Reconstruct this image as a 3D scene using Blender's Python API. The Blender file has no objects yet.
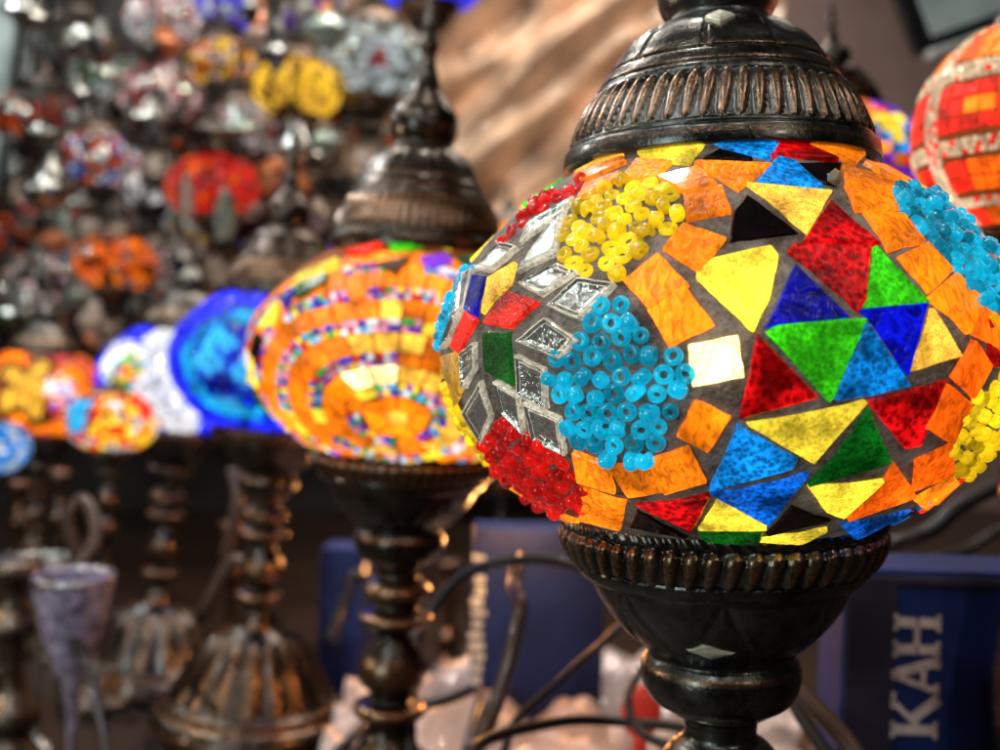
import bpy, bmesh, math, random
from mathutils import Vector, Matrix, noise
random.seed(7)
S = bpy.context.scene
COL = S.collection
PI = math.pi
# ------------------------------------------------------------------ camera
CAMP = Vector((0, 0, .325)); F = 1050.0
PITCH = math.radians(-1.42); ROLL = math.radians(1.5)
fw = Vector((0, math.cos(PITCH), math.sin(PITCH)))
rt0 = Vector((1, 0, 0)); up0 = rt0.cross(fw)
rt = rt0*math.cos(ROLL) + up0*math.sin(ROLL)
up = up0*math.cos(ROLL) - rt0*math.sin(ROLL)
def ray(x, y): return fw + rt*((x-500)/F) + up*((375-y)/F)
def at(x, y, Y):
    d = ray(x, y); return CAMP + d*(Y/d.y)
def project(p):
    q = p-CAMP; z = q.dot(fw)
    if z < 1e-4: return (-9999, -9999)
    return (500+F*q.dot(rt)/z, 375-F*q.dot(up)/z)
cd = bpy.data.cameras.new('camera'); cam = bpy.data.objects.new('camera', cd); COL.objects.link(cam)
cam.matrix_world = Matrix(((rt.x, up.x, -fw.x, CAMP.x), (rt.y, up.y, -fw.y, CAMP.y), (rt.z, up.z, -fw.z, CAMP.z), (0, 0, 0, 1)))
cd.sensor_width = 36; cd.lens = F/1000*36; cd.clip_start = .01; cd.clip_end = 50
cd.dof.use_dof = True; cd.dof.focus_distance = .268; cd.dof.aperture_fstop = 9.0
S.camera = cam
# ------------------------------------------------------------------ materials
def node(nt, t, **k):
    n = nt.nodes.new(t)
    for a, b in k.items():
        if a.startswith('i_'):
            n.inputs[a[2:].replace('_', ' ')].default_value = b
        else: setattr(n, a, b)
    return n
def newmat(name):
    m = bpy.data.materials.new(name); m.use_nodes = True
    nt = m.node_tree; p = nt.nodes['Principled BSDF']
    return m, nt, p
def C4(c): return (c[0], c[1], c[2], 1)
def glass(name, col, E=.6, rough=.25, nscale=620, bump=.85, base=.2, vor=0, stretch=1, contrast=.7):
    """coloured lit glass: its own emission stands in for a lamp inside, hammered surface"""
    m, nt, p = newmat(name); L = nt.links.new
    tc = node(nt, 'ShaderNodeTexCoord')
    n1 = node(nt, 'ShaderNodeTexNoise'); n1.inputs['Scale'].default_value = nscale*.12; n1.inputs['Detail'].default_value = 6
    n2 = node(nt, 'ShaderNodeTexNoise'); n2.inputs['Scale'].default_value = nscale*1.0; n2.inputs['Detail'].default_value = 3; n2.inputs['Distortion'].default_value = 1.4
    L(tc.outputs['Object'], n1.inputs['Vector']); L(tc.outputs['Object'], n2.inputs['Vector'])
    fine = n2.outputs['Fac']
    if stretch != 1:
        mp = node(nt, 'ShaderNodeMapping'); mp.inputs['Scale'].default_value = (1, 1, stretch); mp.inputs['Rotation'].default_value = (.5, .6, 0)
        L(tc.outputs['Object'], mp.inputs['Vector']); L(mp.outputs[0], n2.inputs['Vector'])
    if vor:
        vo = node(nt, 'ShaderNodeTexVoronoi', feature='SMOOTH_F1'); vo.inputs['Scale'].default_value = nscale*1.1; L(tc.outputs['Object'], vo.inputs['Vector'])
        mv = node(nt, 'ShaderNodeMix', data_type='FLOAT'); mv.inputs[0].default_value = vor; L(n2.outputs['Fac'], mv.inputs[2]); L(vo.outputs['Distance'], mv.inputs[3]); fine = mv.outputs[0]
    at_ = node(nt, 'ShaderNodeAttribute', attribute_name='tint')
    mr = node(nt, 'ShaderNodeMapRange'); mr.inputs['From Min'].default_value = .36; mr.inputs['From Max'].default_value = .64
    mr.inputs['To Min'].default_value = 1-contrast; mr.inputs['To Max'].default_value = 1+contrast
    L(n1.outputs['Fac'], mr.inputs['Value'])
    mr2 = node(nt, 'ShaderNodeMapRange'); mr2.inputs['From Min'].default_value = .36; mr2.inputs['From Max'].default_value = .6
    mr2.inputs['To Min'].default_value = 1-contrast*.9; mr2.inputs['To Max'].default_value = 1+contrast*.35
    L(fine, mr2.inputs['Value'])
    mu = node(nt, 'ShaderNodeMath', operation='MULTIPLY'); L(mr.outputs[0], mu.inputs[0]); L(mr2.outputs[0], mu.inputs[1])
    mu2 = node(nt, 'ShaderNodeMath', operation='MULTIPLY'); L(mu.outputs[0], mu2.inputs[0]); L(at_.outputs['Fac'], mu2.inputs[1])
    mu3 = node(nt, 'ShaderNodeMath', operation='MULTIPLY'); L(mu2.outputs[0], mu3.inputs[0]); mu3.inputs[1].default_value = E*1.45; p.inputs['Specular IOR Level'].default_value = .22
    p.inputs['Base Color'].default_value = C4([c*base for c in col])
    p.inputs['Roughness'].default_value = rough
    p.inputs['Coat Weight'].default_value = .3; p.inputs['Coat Roughness'].default_value = .04
    p.inputs['Emission Color'].default_value = C4(col); L(mu3.outputs[0], p.inputs['Emission Strength'])
    b = node(nt, 'ShaderNodeBump'); b.inputs['Strength'].default_value = bump; b.inputs['Distance'].default_value = .001
    L(fine, b.inputs['Height']); L(b.outputs[0], p.inputs['Normal'])
    return m
G = {}
def gm(k, *a, **kw): G[k] = glass(k, *a, **kw)
gm('orange_glass', (1.0, .21, .004), 1.0, nscale=420, stretch=.35, contrast=.55)
gm('deep_orange_glass', (1.0, .12, .003), .95, nscale=420, stretch=.35, contrast=.55)
gm('amber_glass', (1.0, .52, .05), .9, nscale=900, contrast=.55)
gm('yellow_glass', (1.0, .72, .04), 1.0, nscale=950, vor=.3, contrast=.5)
gm('red_glass', (.78, .004, .006), .66, nscale=560, vor=.55, contrast=.8)
gm('scarlet_glass', (1.0, .02, .006), .9)
gm('green_glass', (.04, .62, .005), .78, nscale=820, vor=.4, contrast=.6)
gm('dark_green_glass', (.002, .12, .008), .45)
gm('navy_glass', (.002, .004, .42), .75, nscale=200, contrast=.8)
gm('sky_glass', (.004, .27, .85), .75, nscale=760, vor=.5, contrast=.8)
gm('azure_glass', (.003, .14, .75), .75, nscale=760, vor=.5, contrast=.8)
gm('violet_glass', (.2, .03, .6), .7)
gm('hot_glass', (1.0, .78, .3), 1.6, contrast=.5)  # hot spot of the lit globe painted as a brighter glass
gm('black_glass', (.012, .005, .006), .2, bump=.15)
gm('white_glass', (.72, .82, .82), .6)
gm('pale_pink_glass', (.9, .6, .6), .8)
gm('rose_glass', (.8, .07, .07), .5)
gm('brown_glass', (.12, .035, .006), .4)
gm('ultramarine_glass', (.01, .02, .95), .95)
gm('cyan_glass', (.01, .5, .95), .85)
def beadm(name, col, E, tr=.45):
    m = glass(name, col, E, rough=.08, nscale=300, bump=.08, base=.5, contrast=.35)
    p = m.node_tree.nodes['Principled BSDF']
    p.inputs['Transmission Weight'].default_value = tr; p.inputs['Coat Weight'].default_value = .8; p.inputs['Coat Roughness'].default_value = .03; p.inputs['IOR'].default_value = 1.45
    G[name] = m
beadm('yellow_bead', (1.0, .66, .01), .42, .4); beadm('blue_bead', (.004, .43, .66), .42, .45); beadm('red_bead', (.95, .012, .008), .26, .35)
beadm('white_bead', (.9, .9, .9), .7, 0); beadm('pink_bead', (.95, .35, .5), .6, 0); beadm('violet_bead', (.25, .05, .6), .5, 0)
beadm('green_bead', (.02, .6, .12), .5, 0); beadm('navy_bead', (.02, .06, .7), .5, 0); beadm('sky_bead', (.05, .5, .9), .6, 0)
beadm('scarlet_bead', (.9, .03, .02), .5, 0); beadm('gold_bead', (1.0, .6, .03), .9, 0)
beadm('crystal_bead', (.85, .66, .42), .26, .2)
def mirror(name, col=(.72, .74, .7), rough=.12, E=.0):
    m, nt, p = newmat(name); L = nt.links.new
    p.inputs['Metallic'].default_value = 1; p.inputs['Roughness'].default_value = rough
    tc = node(nt, 'ShaderNodeTexCoord'); n = node(nt, 'ShaderNodeTexNoise'); n.inputs['Scale'].default_value = 700; n.inputs['Detail'].default_value = 4
    n.inputs['Distortion'].default_value = 1.5
    L(tc.outputs['Object'], n.inputs['Vector'])
    cr = node(nt, 'ShaderNodeValToRGB'); cr.color_ramp.elements[0].position = .4; cr.color_ramp.elements[0].color = C4([c*.25 for c in col])
    cr.color_ramp.elements[1].position = .56; cr.color_ramp.elements[1].color = C4(col)
    L(n.outputs['Fac'], cr.inputs[0]); L(cr.outputs[0], p.inputs['Base Color'])
    b = node(nt, 'ShaderNodeBump'); b.inputs['Strength'].default_value = .5; b.inputs['Distance'].default_value = .0005
    L(n.outputs['Fac'], b.inputs['Height']); L(b.outputs[0], p.inputs['Normal'])
    p.inputs['Emission Color'].default_value = C4(col); p.inputs['Emission Strength'].default_value = E
    G[name] = m
mirror('mirror_glass', (.85, .85, .78), .16, E=.07)
mirror('silver_glass', (.6, .68, .6), .2, .05)
def grout(name, a, b_, E=.06, sc=260):
    m, nt, p = newmat(name); L = nt.links.new
    tc = node(nt, 'ShaderNodeTexCoord'); n = node(nt, 'ShaderNodeTexNoise'); n.inputs['Scale'].default_value = 75; n.inputs['Detail'].default_value = 10
    n.inputs['Roughness'].default_value = .8
    L(tc.outputs['Object'], n.inputs['Vector'])
    n2 = node(nt, 'ShaderNodeTexNoise'); n2.inputs['Scale'].default_value = sc*3; n2.inputs['Detail'].default_value = 5
    L(tc.outputs['Object'], n2.inputs['Vector'])
    cr = node(nt, 'ShaderNodeValToRGB'); cr.color_ramp.elements[0].position = .4; cr.color_ramp.elements[0].color = C4(a)
    cr.color_ramp.elements[1].position = .62; cr.color_ramp.elements[1].color = C4(b_)
    L(n.outputs['Fac'], cr.inputs[0]); L(cr.outputs[0], p.inputs['Base Color'])
    p.inputs['Roughness'].default_value = .85
    L(cr.outputs[0], p.inputs['Emission Color']); p.inputs['Emission Strength'].default_value = E  # low emission stands in for lamp light leaking through the grout
    b = node(nt, 'ShaderNodeBump'); b.inputs['Strength'].default_value = 1; b.inputs['Distance'].default_value = .0012
    L(n2.outputs['Fac'], b.inputs['Height']); L(b.outputs[0], p.inputs['Normal'])
    G[name] = m
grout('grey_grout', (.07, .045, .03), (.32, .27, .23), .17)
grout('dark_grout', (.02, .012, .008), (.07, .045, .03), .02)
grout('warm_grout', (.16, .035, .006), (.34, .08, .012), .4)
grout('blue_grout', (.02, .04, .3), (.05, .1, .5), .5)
def bronze(name, dark=(.014, .014, .012), lite=(.13, .125, .11), worn=(.36, .18, .085)):
    m, nt, p = newmat(name); L = nt.links.new
    tc = node(nt, 'ShaderNodeTexCoord')
    n = node(nt, 'ShaderNodeTexNoise'); n.inputs['Scale'].default_value = 60; n.inputs['Detail'].default_value = 9; n.inputs['Roughness'].default_value = .7
    n3 = node(nt, 'ShaderNodeTexNoise'); n3.inputs['Scale'].default_value = 900; n3.inputs['Detail'].default_value = 4
    L(tc.outputs['Object'], n.inputs['Vector']); L(tc.outputs['Object'], n3.inputs['Vector'])
    cr = node(nt, 'ShaderNodeValToRGB'); cr.color_ramp.elements[0].position = .38; cr.color_ramp.elements[0].color = C4(dark)
    cr.color_ramp.elements[1].position = .68; cr.color_ramp.elements[1].color = C4(lite)
    L(n.outputs['Fac'], cr.inputs[0])
    w = node(nt, 'ShaderNodeAttribute', attribute_name='wear')
    mu = node(nt, 'ShaderNodeMath', operation='MULTIPLY'); L(w.outputs['Fac'], mu.inputs[0])
    mr = node(nt, 'ShaderNodeMapRange'); mr.inputs['From Min'].default_value = .35; mr.inputs['From Max'].default_value = .6
    L(n3.outputs['Fac'], mr.inputs['Value'])
    mx0 = node(nt, 'ShaderNodeMath', operation='ADD'); mx0.use_clamp = True; L(mr.outputs[0], mx0.inputs[0]); mx0.inputs[1].default_value = .1
    L(mx0.outputs[0], mu.inputs[1])
    mx = node(nt, 'ShaderNodeMix', data_type='RGBA'); L(mu.outputs[0], mx.inputs[0]); L(cr.outputs[0], mx.inputs[6]); mx.inputs[7].default_value = C4(worn)
    L(mx.outputs[2], p.inputs['Base Color'])
    p.inputs['Metallic'].default_value = .85
    mr3 = node(nt, 'ShaderNodeMapRange'); mr3.inputs['To Min'].default_value = .14; mr3.inputs['To Max'].default_value = .42
    L(n.outputs['Fac'], mr3.inputs['Value']); L(mr3.outputs[0], p.inputs['Roughness'])
    p.inputs['Coat Weight'].default_value = .5; p.inputs['Coat Roughness'].default_value = .18
    ad = node(nt, 'ShaderNodeMath', operation='ADD'); L(n.outputs['Fac'], ad.inputs[0]); L(n3.outputs['Fac'], ad.inputs[1])
    b = node(nt, 'ShaderNodeBump'); b.inputs['Strength'].default_value = .35; b.inputs['Distance'].default_value = .0006
    L(ad.outputs[0], b.inputs['Height']); L(b.outputs[0], p.inputs['Normal'])
    G[name] = m
bronze('aged_bronze')
bronze('copper_bronze', (.02, .016, .012), (.08, .052, .034), (.4, .18, .07))
def plain(name, col, rough=.5, metal=0, E=0, trans=0, nz=.25, sc=30, bump=.1, bd=.002, ecol=None, coat=0):
    m, nt, p = newmat(name); L = nt.links.new
    tc = node(nt, 'ShaderNodeTexCoord'); n = node(nt, 'ShaderNodeTexNoise'); n.inputs['Scale'].default_value = sc; n.inputs['Detail'].default_value = 7
    L(tc.outputs['Object'], n.inputs['Vector'])
    cr = node(nt, 'ShaderNodeValToRGB'); cr.color_ramp.elements[0].position = .3; cr.color_ramp.elements[0].color = C4([c*(1-nz) for c in col])
    cr.color_ramp.elements[1].position = .7; cr.color_ramp.elements[1].color = C4([min(1, c*(1+nz)) for c in col])
    L(n.outputs['Fac'], cr.inputs[0]); L(cr.outputs[0], p.inputs['Base Color'])
    p.inputs['Roughness'].default_value = rough; p.inputs['Metallic'].default_value = metal; p.inputs['Transmission Weight'].default_value = trans
    p.inputs['Emission Color'].default_value = C4(ecol or col); p.inputs['Emission Strength'].default_value = E; p.inputs['Coat Weight'].default_value = coat
    b = node(nt, 'ShaderNodeBump'); b.inputs['Strength'].default_value = bump; b.inputs['Distance'].default_value = bd
    L(n.outputs['Fac'], b.inputs['Height']); L(b.outputs[0], p.inputs['Normal'])
    G[name] = m
    return m
plain('stud_metal', (.85, .76, .6), .3, .35, sc=200, bump=.3)
plain('black_cable', (.008, .007, .007), .45, coat=.3)
plain('brown_cable', (.07, .04, .028), .4, coat=.3)
plain('table_wood', (.028, .015, .010), .4, sc=12)
plain('plastic_wrap', (.56, .45, .42), .3, sc=9, nz=.35, bump=.6, bd=.01, coat=.6)
plain('cloth_beige', (.46, .32, .22), .28, sc=9, nz=.8, bump=.8, bd=.03, coat=.7)
plain('wall_paint', (.22, .155, .14), .6, sc=2.5, nz=.4)
plain('dark_wall', (.02, .015, .014), .6, sc=4, nz=.6)
plain('box_blue', (.005, .022, .14), .6, sc=25, nz=.45)
plain('box_shaded', (.03, .025, .05), .45, sc=25, nz=.5)
plain('box_edge', (.04, .035, .07), .5)
plain('ink_white', (.75, .6, .58), .5, sc=120, nz=.3)
plain('frame_black', (.012, .014, .015), .25)
plain('frame_white', (.7, .75, .72), .4)
plain('clear_glass', (.3, .38, .33), .08, trans=.6, sc=60, nz=.7, bump=.8)
plain('lilac_glass', (.38, .34, .55), .15, trans=.3, sc=110, nz=.9, bump=.8)
plain('silver_metal', (.35, .36, .34), .25, 1, sc=60, nz=.4)
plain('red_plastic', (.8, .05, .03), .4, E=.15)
plain('pale_panel', (.4, .5, .5), .3, sc=8, nz=.5)
G['frame_glass'] = glass('frame_glass', (.8, .72, .55), .32, base=.6)
# ------------------------------------------------------------------ object helpers
def link(name, bm, mats, parent=None, smooth=True):
    me = bpy.data.meshes.new(name); bm.normal_update(); bm.to_mesh(me); bm.free()
    for m in mats: me.materials.append(G[m] if isinstance(m, str) else m)
    if smooth:
        for f in me.polygons: f.use_smooth = True
    o = bpy.data.objects.new(name, me); COL.objects.link(o)
    if parent: o.parent = parent
    return o
def tag(o, label=None, cat=None, group=None, kind=None):
    for k, v in (('label', label), ('category', cat), ('group', group), ('kind', kind)):
        if v: o[k] = v
    return o
def empty(name, M):
    o = bpy.data.objects.new(name, None); COL.objects.link(o); o.empty_display_size = .02
    o.matrix_world = M; return o
def cat(pts, n=4):
    out = []
    for i in range(len(pts)-1):
        p0 = pts[max(i-1, 0)]; p1 = pts[i]; p2 = pts[i+1]; p3 = pts[min(i+2, len(pts)-1)]
        for k in range(n):
            t = k/n
            out.append(tuple(.5*((2*p1[j])+(-p0[j]+p2[j])*t+(2*p0[j]-5*p1[j]+4*p2[j]-p3[j])*t*t+(-p0[j]+3*p1[j]-3*p2[j]+p3[j])*t**3) for j in range(len(p1))))
    out.append(tuple(pts[-1])); return out
def lathe(prof, seg=96, disp=None, bm=None, wearf=None, mi=0, off=(0, 0, 0)):
    """prof: (r,z) from top to bottom; disp(theta,i,r,z)->(dr, wear)"""
    bm = bm or bmesh.new()
    wl = bm.verts.layers.float.get('wear') or bm.verts.layers.float.new('wear')
    rings = []
    for i, (r, z) in enumerate(prof):
        if r < 1e-5:
            v = bm.verts.new((off[0], off[1], z+off[2])); rings.append([v]); continue
        ring = []
        for k in range(seg):
            th = 2*PI*k/seg; dr, w = disp(th, i, r, z) if disp else (0, 0)
            v = bm.verts.new(((r+dr)*math.cos(th)+off[0], (r+dr)*math.sin(th)+off[1], z+off[2])); v[wl] = w; ring.append(v)
        rings.append(ring)
    for a, b in zip(rings, rings[1:]):
        if len(a) == 1 and len(b) == 1: continue
        for k in range(seg):
            k2 = (k+1) % seg
            if len(a) == 1: f = bm.faces.new((a[0], b[k], b[k2]))
            elif len(b) == 1: f = bm.faces.new((a[k], b[0], a[k2]))
            else: f = bm.faces.new((a[k], b[k], b[k2], a[k2]))
            f.material_index = mi
    return bm
def tube(pts, r, seg=10, bm=None, mi=0, n=6):
    bm = bm or bmesh.new()
    P = [Vector(p) for p in cat([tuple(p) for p in pts], n)]
    prev = None; ring0 = None
    for i, p in enumerate(P):
        t = (P[min(i+1, len(P)-1)]-P[max(i-1, 0)]).normalized()
        if prev is None: a = t.orthogonal().normalized()
        else: a = (prev - t*prev.dot(t)).normalized()
        prev = a; b = t.cross(a)
        ring = [bm.verts.new(p + (a*math.cos(2*PI*k/seg)+b*math.sin(2*PI*k/seg))*r) for k in range(seg)]
        if ring0:
            for k in range(seg): bm.faces.new((ring0[k], ring0[(k+1) % seg], ring[(k+1) % seg], ring[k])).material_index = mi
        else: bm.faces.new(ring[::-1])
        ring0 = ring
    bm.faces.new(ring0)
    return bm
def box(sx, sy, sz, M=Matrix.Identity(4), bm=None, mi=0, bev=0):
    b2 = bmesh.new(); bmesh.ops.create_cube(b2, size=1)
    for v in b2.verts: v.co = Vector((v.co.x*sx, v.co.y*sy, v.co.z*sz))
    if bev: bmesh.ops.bevel(b2, geom=b2.edges[:], offset=bev, segments=2, affect='EDGES', profile=.5)
    for f in b2.faces: f.material_index = mi
    bmesh.ops.transform(b2, matrix=M, verts=b2.verts[:])
    if bm is None: return b2
    me = bpy.data.meshes.new('t'); b2.to_mesh(me); b2.free(); bm.from_mesh(me); bpy.data.meshes.remove(me)
    return bm
# ------------------------------------------------------------------ metal parts of a lamp (z = 0 at the globe centre)
def lobe_band(z0, z1, N, h, twist=0, taper=.55):
    """(z0 top, z1 bottom) rounded gadroons narrowing to the bottom"""
    def f(th, z):
        t = (z0-z)/(z0-z1)
        if t < 0 or t > 1: return 0, 0
        w = min(1, (t/.18))**.5*(1-taper*max(0, t-.35)/.65)*(min(1, (1-t)/.12))**.5
        ph = (th*N/(2*PI)+twist*t) % 1; u = abs(ph-.5)*2/max(w*.93, .05)
        if u >= 1: return -h*.35, 0
        k = math.sqrt(1-u*u); return -h*.35+h*k*(.5+.5*w), max(0, k-.45)*1.6
    return f
def merge_prof(ctrl, dense):
    """catmull profile then extra rings in dense z-bands"""
    p = cat(ctrl, 5); out = []
    for a, b in zip(p, p[1:]):
        out.append(a); zm = (a[1]+b[1])/2; n = 1
        for (z0, z1, k) in dense:
            if z1-1e-6 <= zm <= z0+1e-6: n = max(n, int(abs(a[1]-b[1])/((z0-z1)/k))+1)
        for j in range(1, n): t = j/n; out.append((a[0]+(b[0]-a[0])*t, a[1]+(b[1]-a[1])*t))
    out.append(p[-1]); return out
def cap_bm(seg=456, hi=True):
    ctrl = [(0, .160), (.0018, .1595), (.003, .152), (.0042, .145), (.0034, .142), (.0056, .1375), (.0038, .133), (.0056, .126), (.0082, .1195), (.0125, .1145), (.0170, .1095), (.0182, .1045), (.0172, .1000), (.0156, .0972), (.0158, .0958),
            (.0185, .0945), (.0245, .0912), (.0290, .0868), (.0312, .0836), (.0328, .0815), (.0325, .0809), (.0340, .0796), (.0358, .0770), (.0356, .0762), (.0372, .0750), (.0388, .0716), (.0420, .0660), (.0446, .0600), (.0452, .0582), (.0452, .0574), (.0464, .0570), (.0469, .0552), (.0471, .0530), (.0467, .0518), (.0440, .0518), (.0430, .054)]
    b = lobe_band(.0735, .0588, 57, .0018, twist=.45, taper=.6)
    prof = merge_prof(ctrl, [(.074, .058, 26)])
    def d(th, i, r, z):
        dr, w = b(th, z)
        if .081 < z < .0935:      # shallow petals on the dome
            k = abs(math.sin(th*5)); dr -= .0009*max(0, 1-k*5)
        if abs(z-.0814) < .0008 or abs(z-.0768) < .0008 or abs(z-.0552) < .0008: w = max(w, .35)
        return dr, w
    return lathe(prof, seg, d)
def cup_bm(seg=468):
    K = .972
    ctrl = [(.0440, -.052), (.0478, -.0512), (.0496, -.0522), (.0500, -.0545), (.0492, -.0562), (.0494, -.0590), (.0486, -.0625), (.0472, -.0655), (.0462, -.0665), (.0452, -.0690), (.0436, -.0708), (.0412, -.0712), (.0408, -.0722), (.0402, -.0738), (.0376, -.0790), (.0330, -.0852), (.0272, -.0908), (.0238, -.0935),
            (.0228, -.0952), (.0236, -.0965), (.0247, -.0985), (.0250, -.1015), (.0244, -.1050), (.0222, -.1090), (.0185, -.1115), (.0160, -.1122), (.0158, -.1132), (.0140, -.1140), (.0118, -.1155), (.0112, -.1180)]
    b1 = lobe_band(-.0558, -.0668, 54, .0021, twist=.35, taper=.5)
    ctrl = [(r*K, z) for r, z in ctrl]; prof = merge_prof(ctrl, [(-.0512, -.070, 34)])
    def d(th, i, r, z):
        dr, w = b1(th, z)
        if -.0553 < z < -.0515:
            k = .5+.5*math.cos(th*78+z*900); dr += .0006*k; w = .25*k
        if -.0935 < z < -.0725:
            t = (-.0725-z)/.021; ph = abs(((th*8/(2*PI)+.22) % 1)-.5)*2      # petal creases
            e = ph-(1-.85*t**1.2)*.95
            dr -= .0009*max(0, 1-abs(e)*7)
        if abs(z+.0712) < .0006 or abs(z+.0985) < .001 or abs(z+.1125) < .0012: w = max(w, .45)
        return dr, w
    return lathe(prof, seg, d)
def stem_bm(seg=64):     # z 0 .. -1 style (real: -.118 .. -.235)
    ctrl = [(.0112, -.117), (.0112, -.121), (.0150, -.124), (.0185, -.129), (.0170, -.134), (.0120, -.137), (.0118, -.141), (.0190, -.145), (.0198, -.149), (.0150, -.153), (.0105, -.156), (.0100, -.160), (.0128, -.166), (.0165, -.174), (.0178, -.182), (.0160, -.190), (.0115, -.196), (.0110, -.200), (.0185, -.203), (.0200, -.207), (.0178, -.211), (.0120, -.215), (.0122, -.222), (.0165, -.230), (.0190, -.236)]
    def d(th, i, r, z):
        w = .7*max(0, min(1, (r-.0145)/.004)); dr = 0
        if -.192 < z < -.166: dr = .0009*math.cos(th*14+z*300)
        return dr, w
    return lathe(merge_prof(ctrl, [(-.16, -.2, 20)]), seg, d)
def base_bm(seg=180):
    ctrl = [(.0180, -.234), (.0225, -.237), (.0300, -.243), (.0390, -.253), (.0470, -.265), (.0540, -.278), (.0590, -.288), (.0610, -.291), (.0650, -.294), (.0660, -.299), (.0700, -.302), (.0735, -.307), (.0745, -.313), (.0725, -.319), (.0700, -.3215), (.0700, -.3265), (.0, -.3266)]
    def d(th, i, r, z):
        dr = 0; w = 0
        if -.29 < z < -.242: dr = .0016*math.cos(th*18); w = .6*max(0, math.cos(th*18))
        if -.301 < z < -.293: dr = .0008*math.cos(th*60); w = .5
        if abs(z+.31) < .003: w = .6
        return dr, w
    return lathe(merge_prof(ctrl, [(-.24, -.29, 14), (-.293, -.301, 5)]), seg, d)
METAL = {}
def metal_mesh(key, fn, mat):
    k = (key, mat)
    if k not in METAL:
        bm = fn(); me = bpy.data.meshes.new(key); bm.normal_update(); bm.to_mesh(me); bm.free(); me.materials.append(G[mat])
        for f in me.polygons: f.use_smooth = True
        METAL[k] = me
    return METAL[k]
LOW = {'cap': lambda: cap_bm(171), 'cup': lambda: cup_bm(162), 'stem': lambda: stem_bm(32), 'base': lambda: base_bm(90)}
def stud_bm(w, h, t):
    bm = bmesh.new()
    pts = [(w, 0), (0, h), (-w, 0), (0, -h)]
    o = [bm.verts.new((x, -0.0004, z)) for x, z in pts]; m = [bm.verts.new((x*.82, -t*.7, z*.82)) for x, z in pts]; i = [bm.verts.new((x*.35, -t, z*.3)) for x, z in pts]
    bk = [bm.verts.new((x, .0012, z)) for x, z in pts]
    for a, b in ((bk, o), (o, m), (m, i)):
        for k in range(4): bm.faces.new((a[k], a[(k+1) % 4], b[(k+1) % 4], b[k]))
    bm.faces.new(i); bmesh.ops.recalc_face_normals(bm, faces=bm.faces[:]); return bm
GA, GB = .085, .064          # globe half-axes
def make_lamp(label, centre, s, tilt, metal='aged_bronze', table=0.0, group='mosaic table lamps standing in the row', fine=False, cap=True, name='mosaic_table_lamp', tiltx=0):
    """Empty at the foot of the lamp; returns (root, H) with the globe centre at local (0,0,H) in units of the lamp scale"""
    ax = Matrix.Rotation(tilt, 3, 'Y') @ Matrix.Rotation(tiltx, 3, 'X')
    up_ = ax @ Vector((0, 0, 1))
    Hw = (centre.z-table)/up_.z; foot = centre-up_*Hw
    H = Hw/s
    M = Matrix.Translation(foot) @ ax.to_4x4() @ Matrix.Scale(s, 4)
    root = empty(name, M); tag(root, label, 'table lamp', group)
    pick = (lambda k, f: metal_mesh(k+'_fine', f, metal)) if fine else (lambda k, f: metal_mesh(k, LOW[k], metal))
    def part(nm, me, z, sz=1):
        o = bpy.data.objects.new(nm, me); COL.objects.link(o); o.parent = root; o.location = (0, 0, z); o.scale = (1, 1, sz); return o
    capo = part('cap', pick('cap', cap_bm), H) if cap else None
    cupo = part('cup', pick('cup', cup_bm), H)
    bz = .3265      # foot of standard base below the centre
    extra = H-bz    # stem stretch
    L0 = .234-.117; L1 = L0+extra
    if L1 > .015:
        k = L1/L0
        so = part('stem', pick('stem', stem_bm), H-.117+.117*k, k)
        part('base', pick('base', base_bm), bz)
    else:
        part('base', pick('base', base_bm), H-.117+.234 if False else bz*(H-.112)/(bz-.234), (H-.112)/(bz-.234))
    return root, H, capo, cupo
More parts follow.
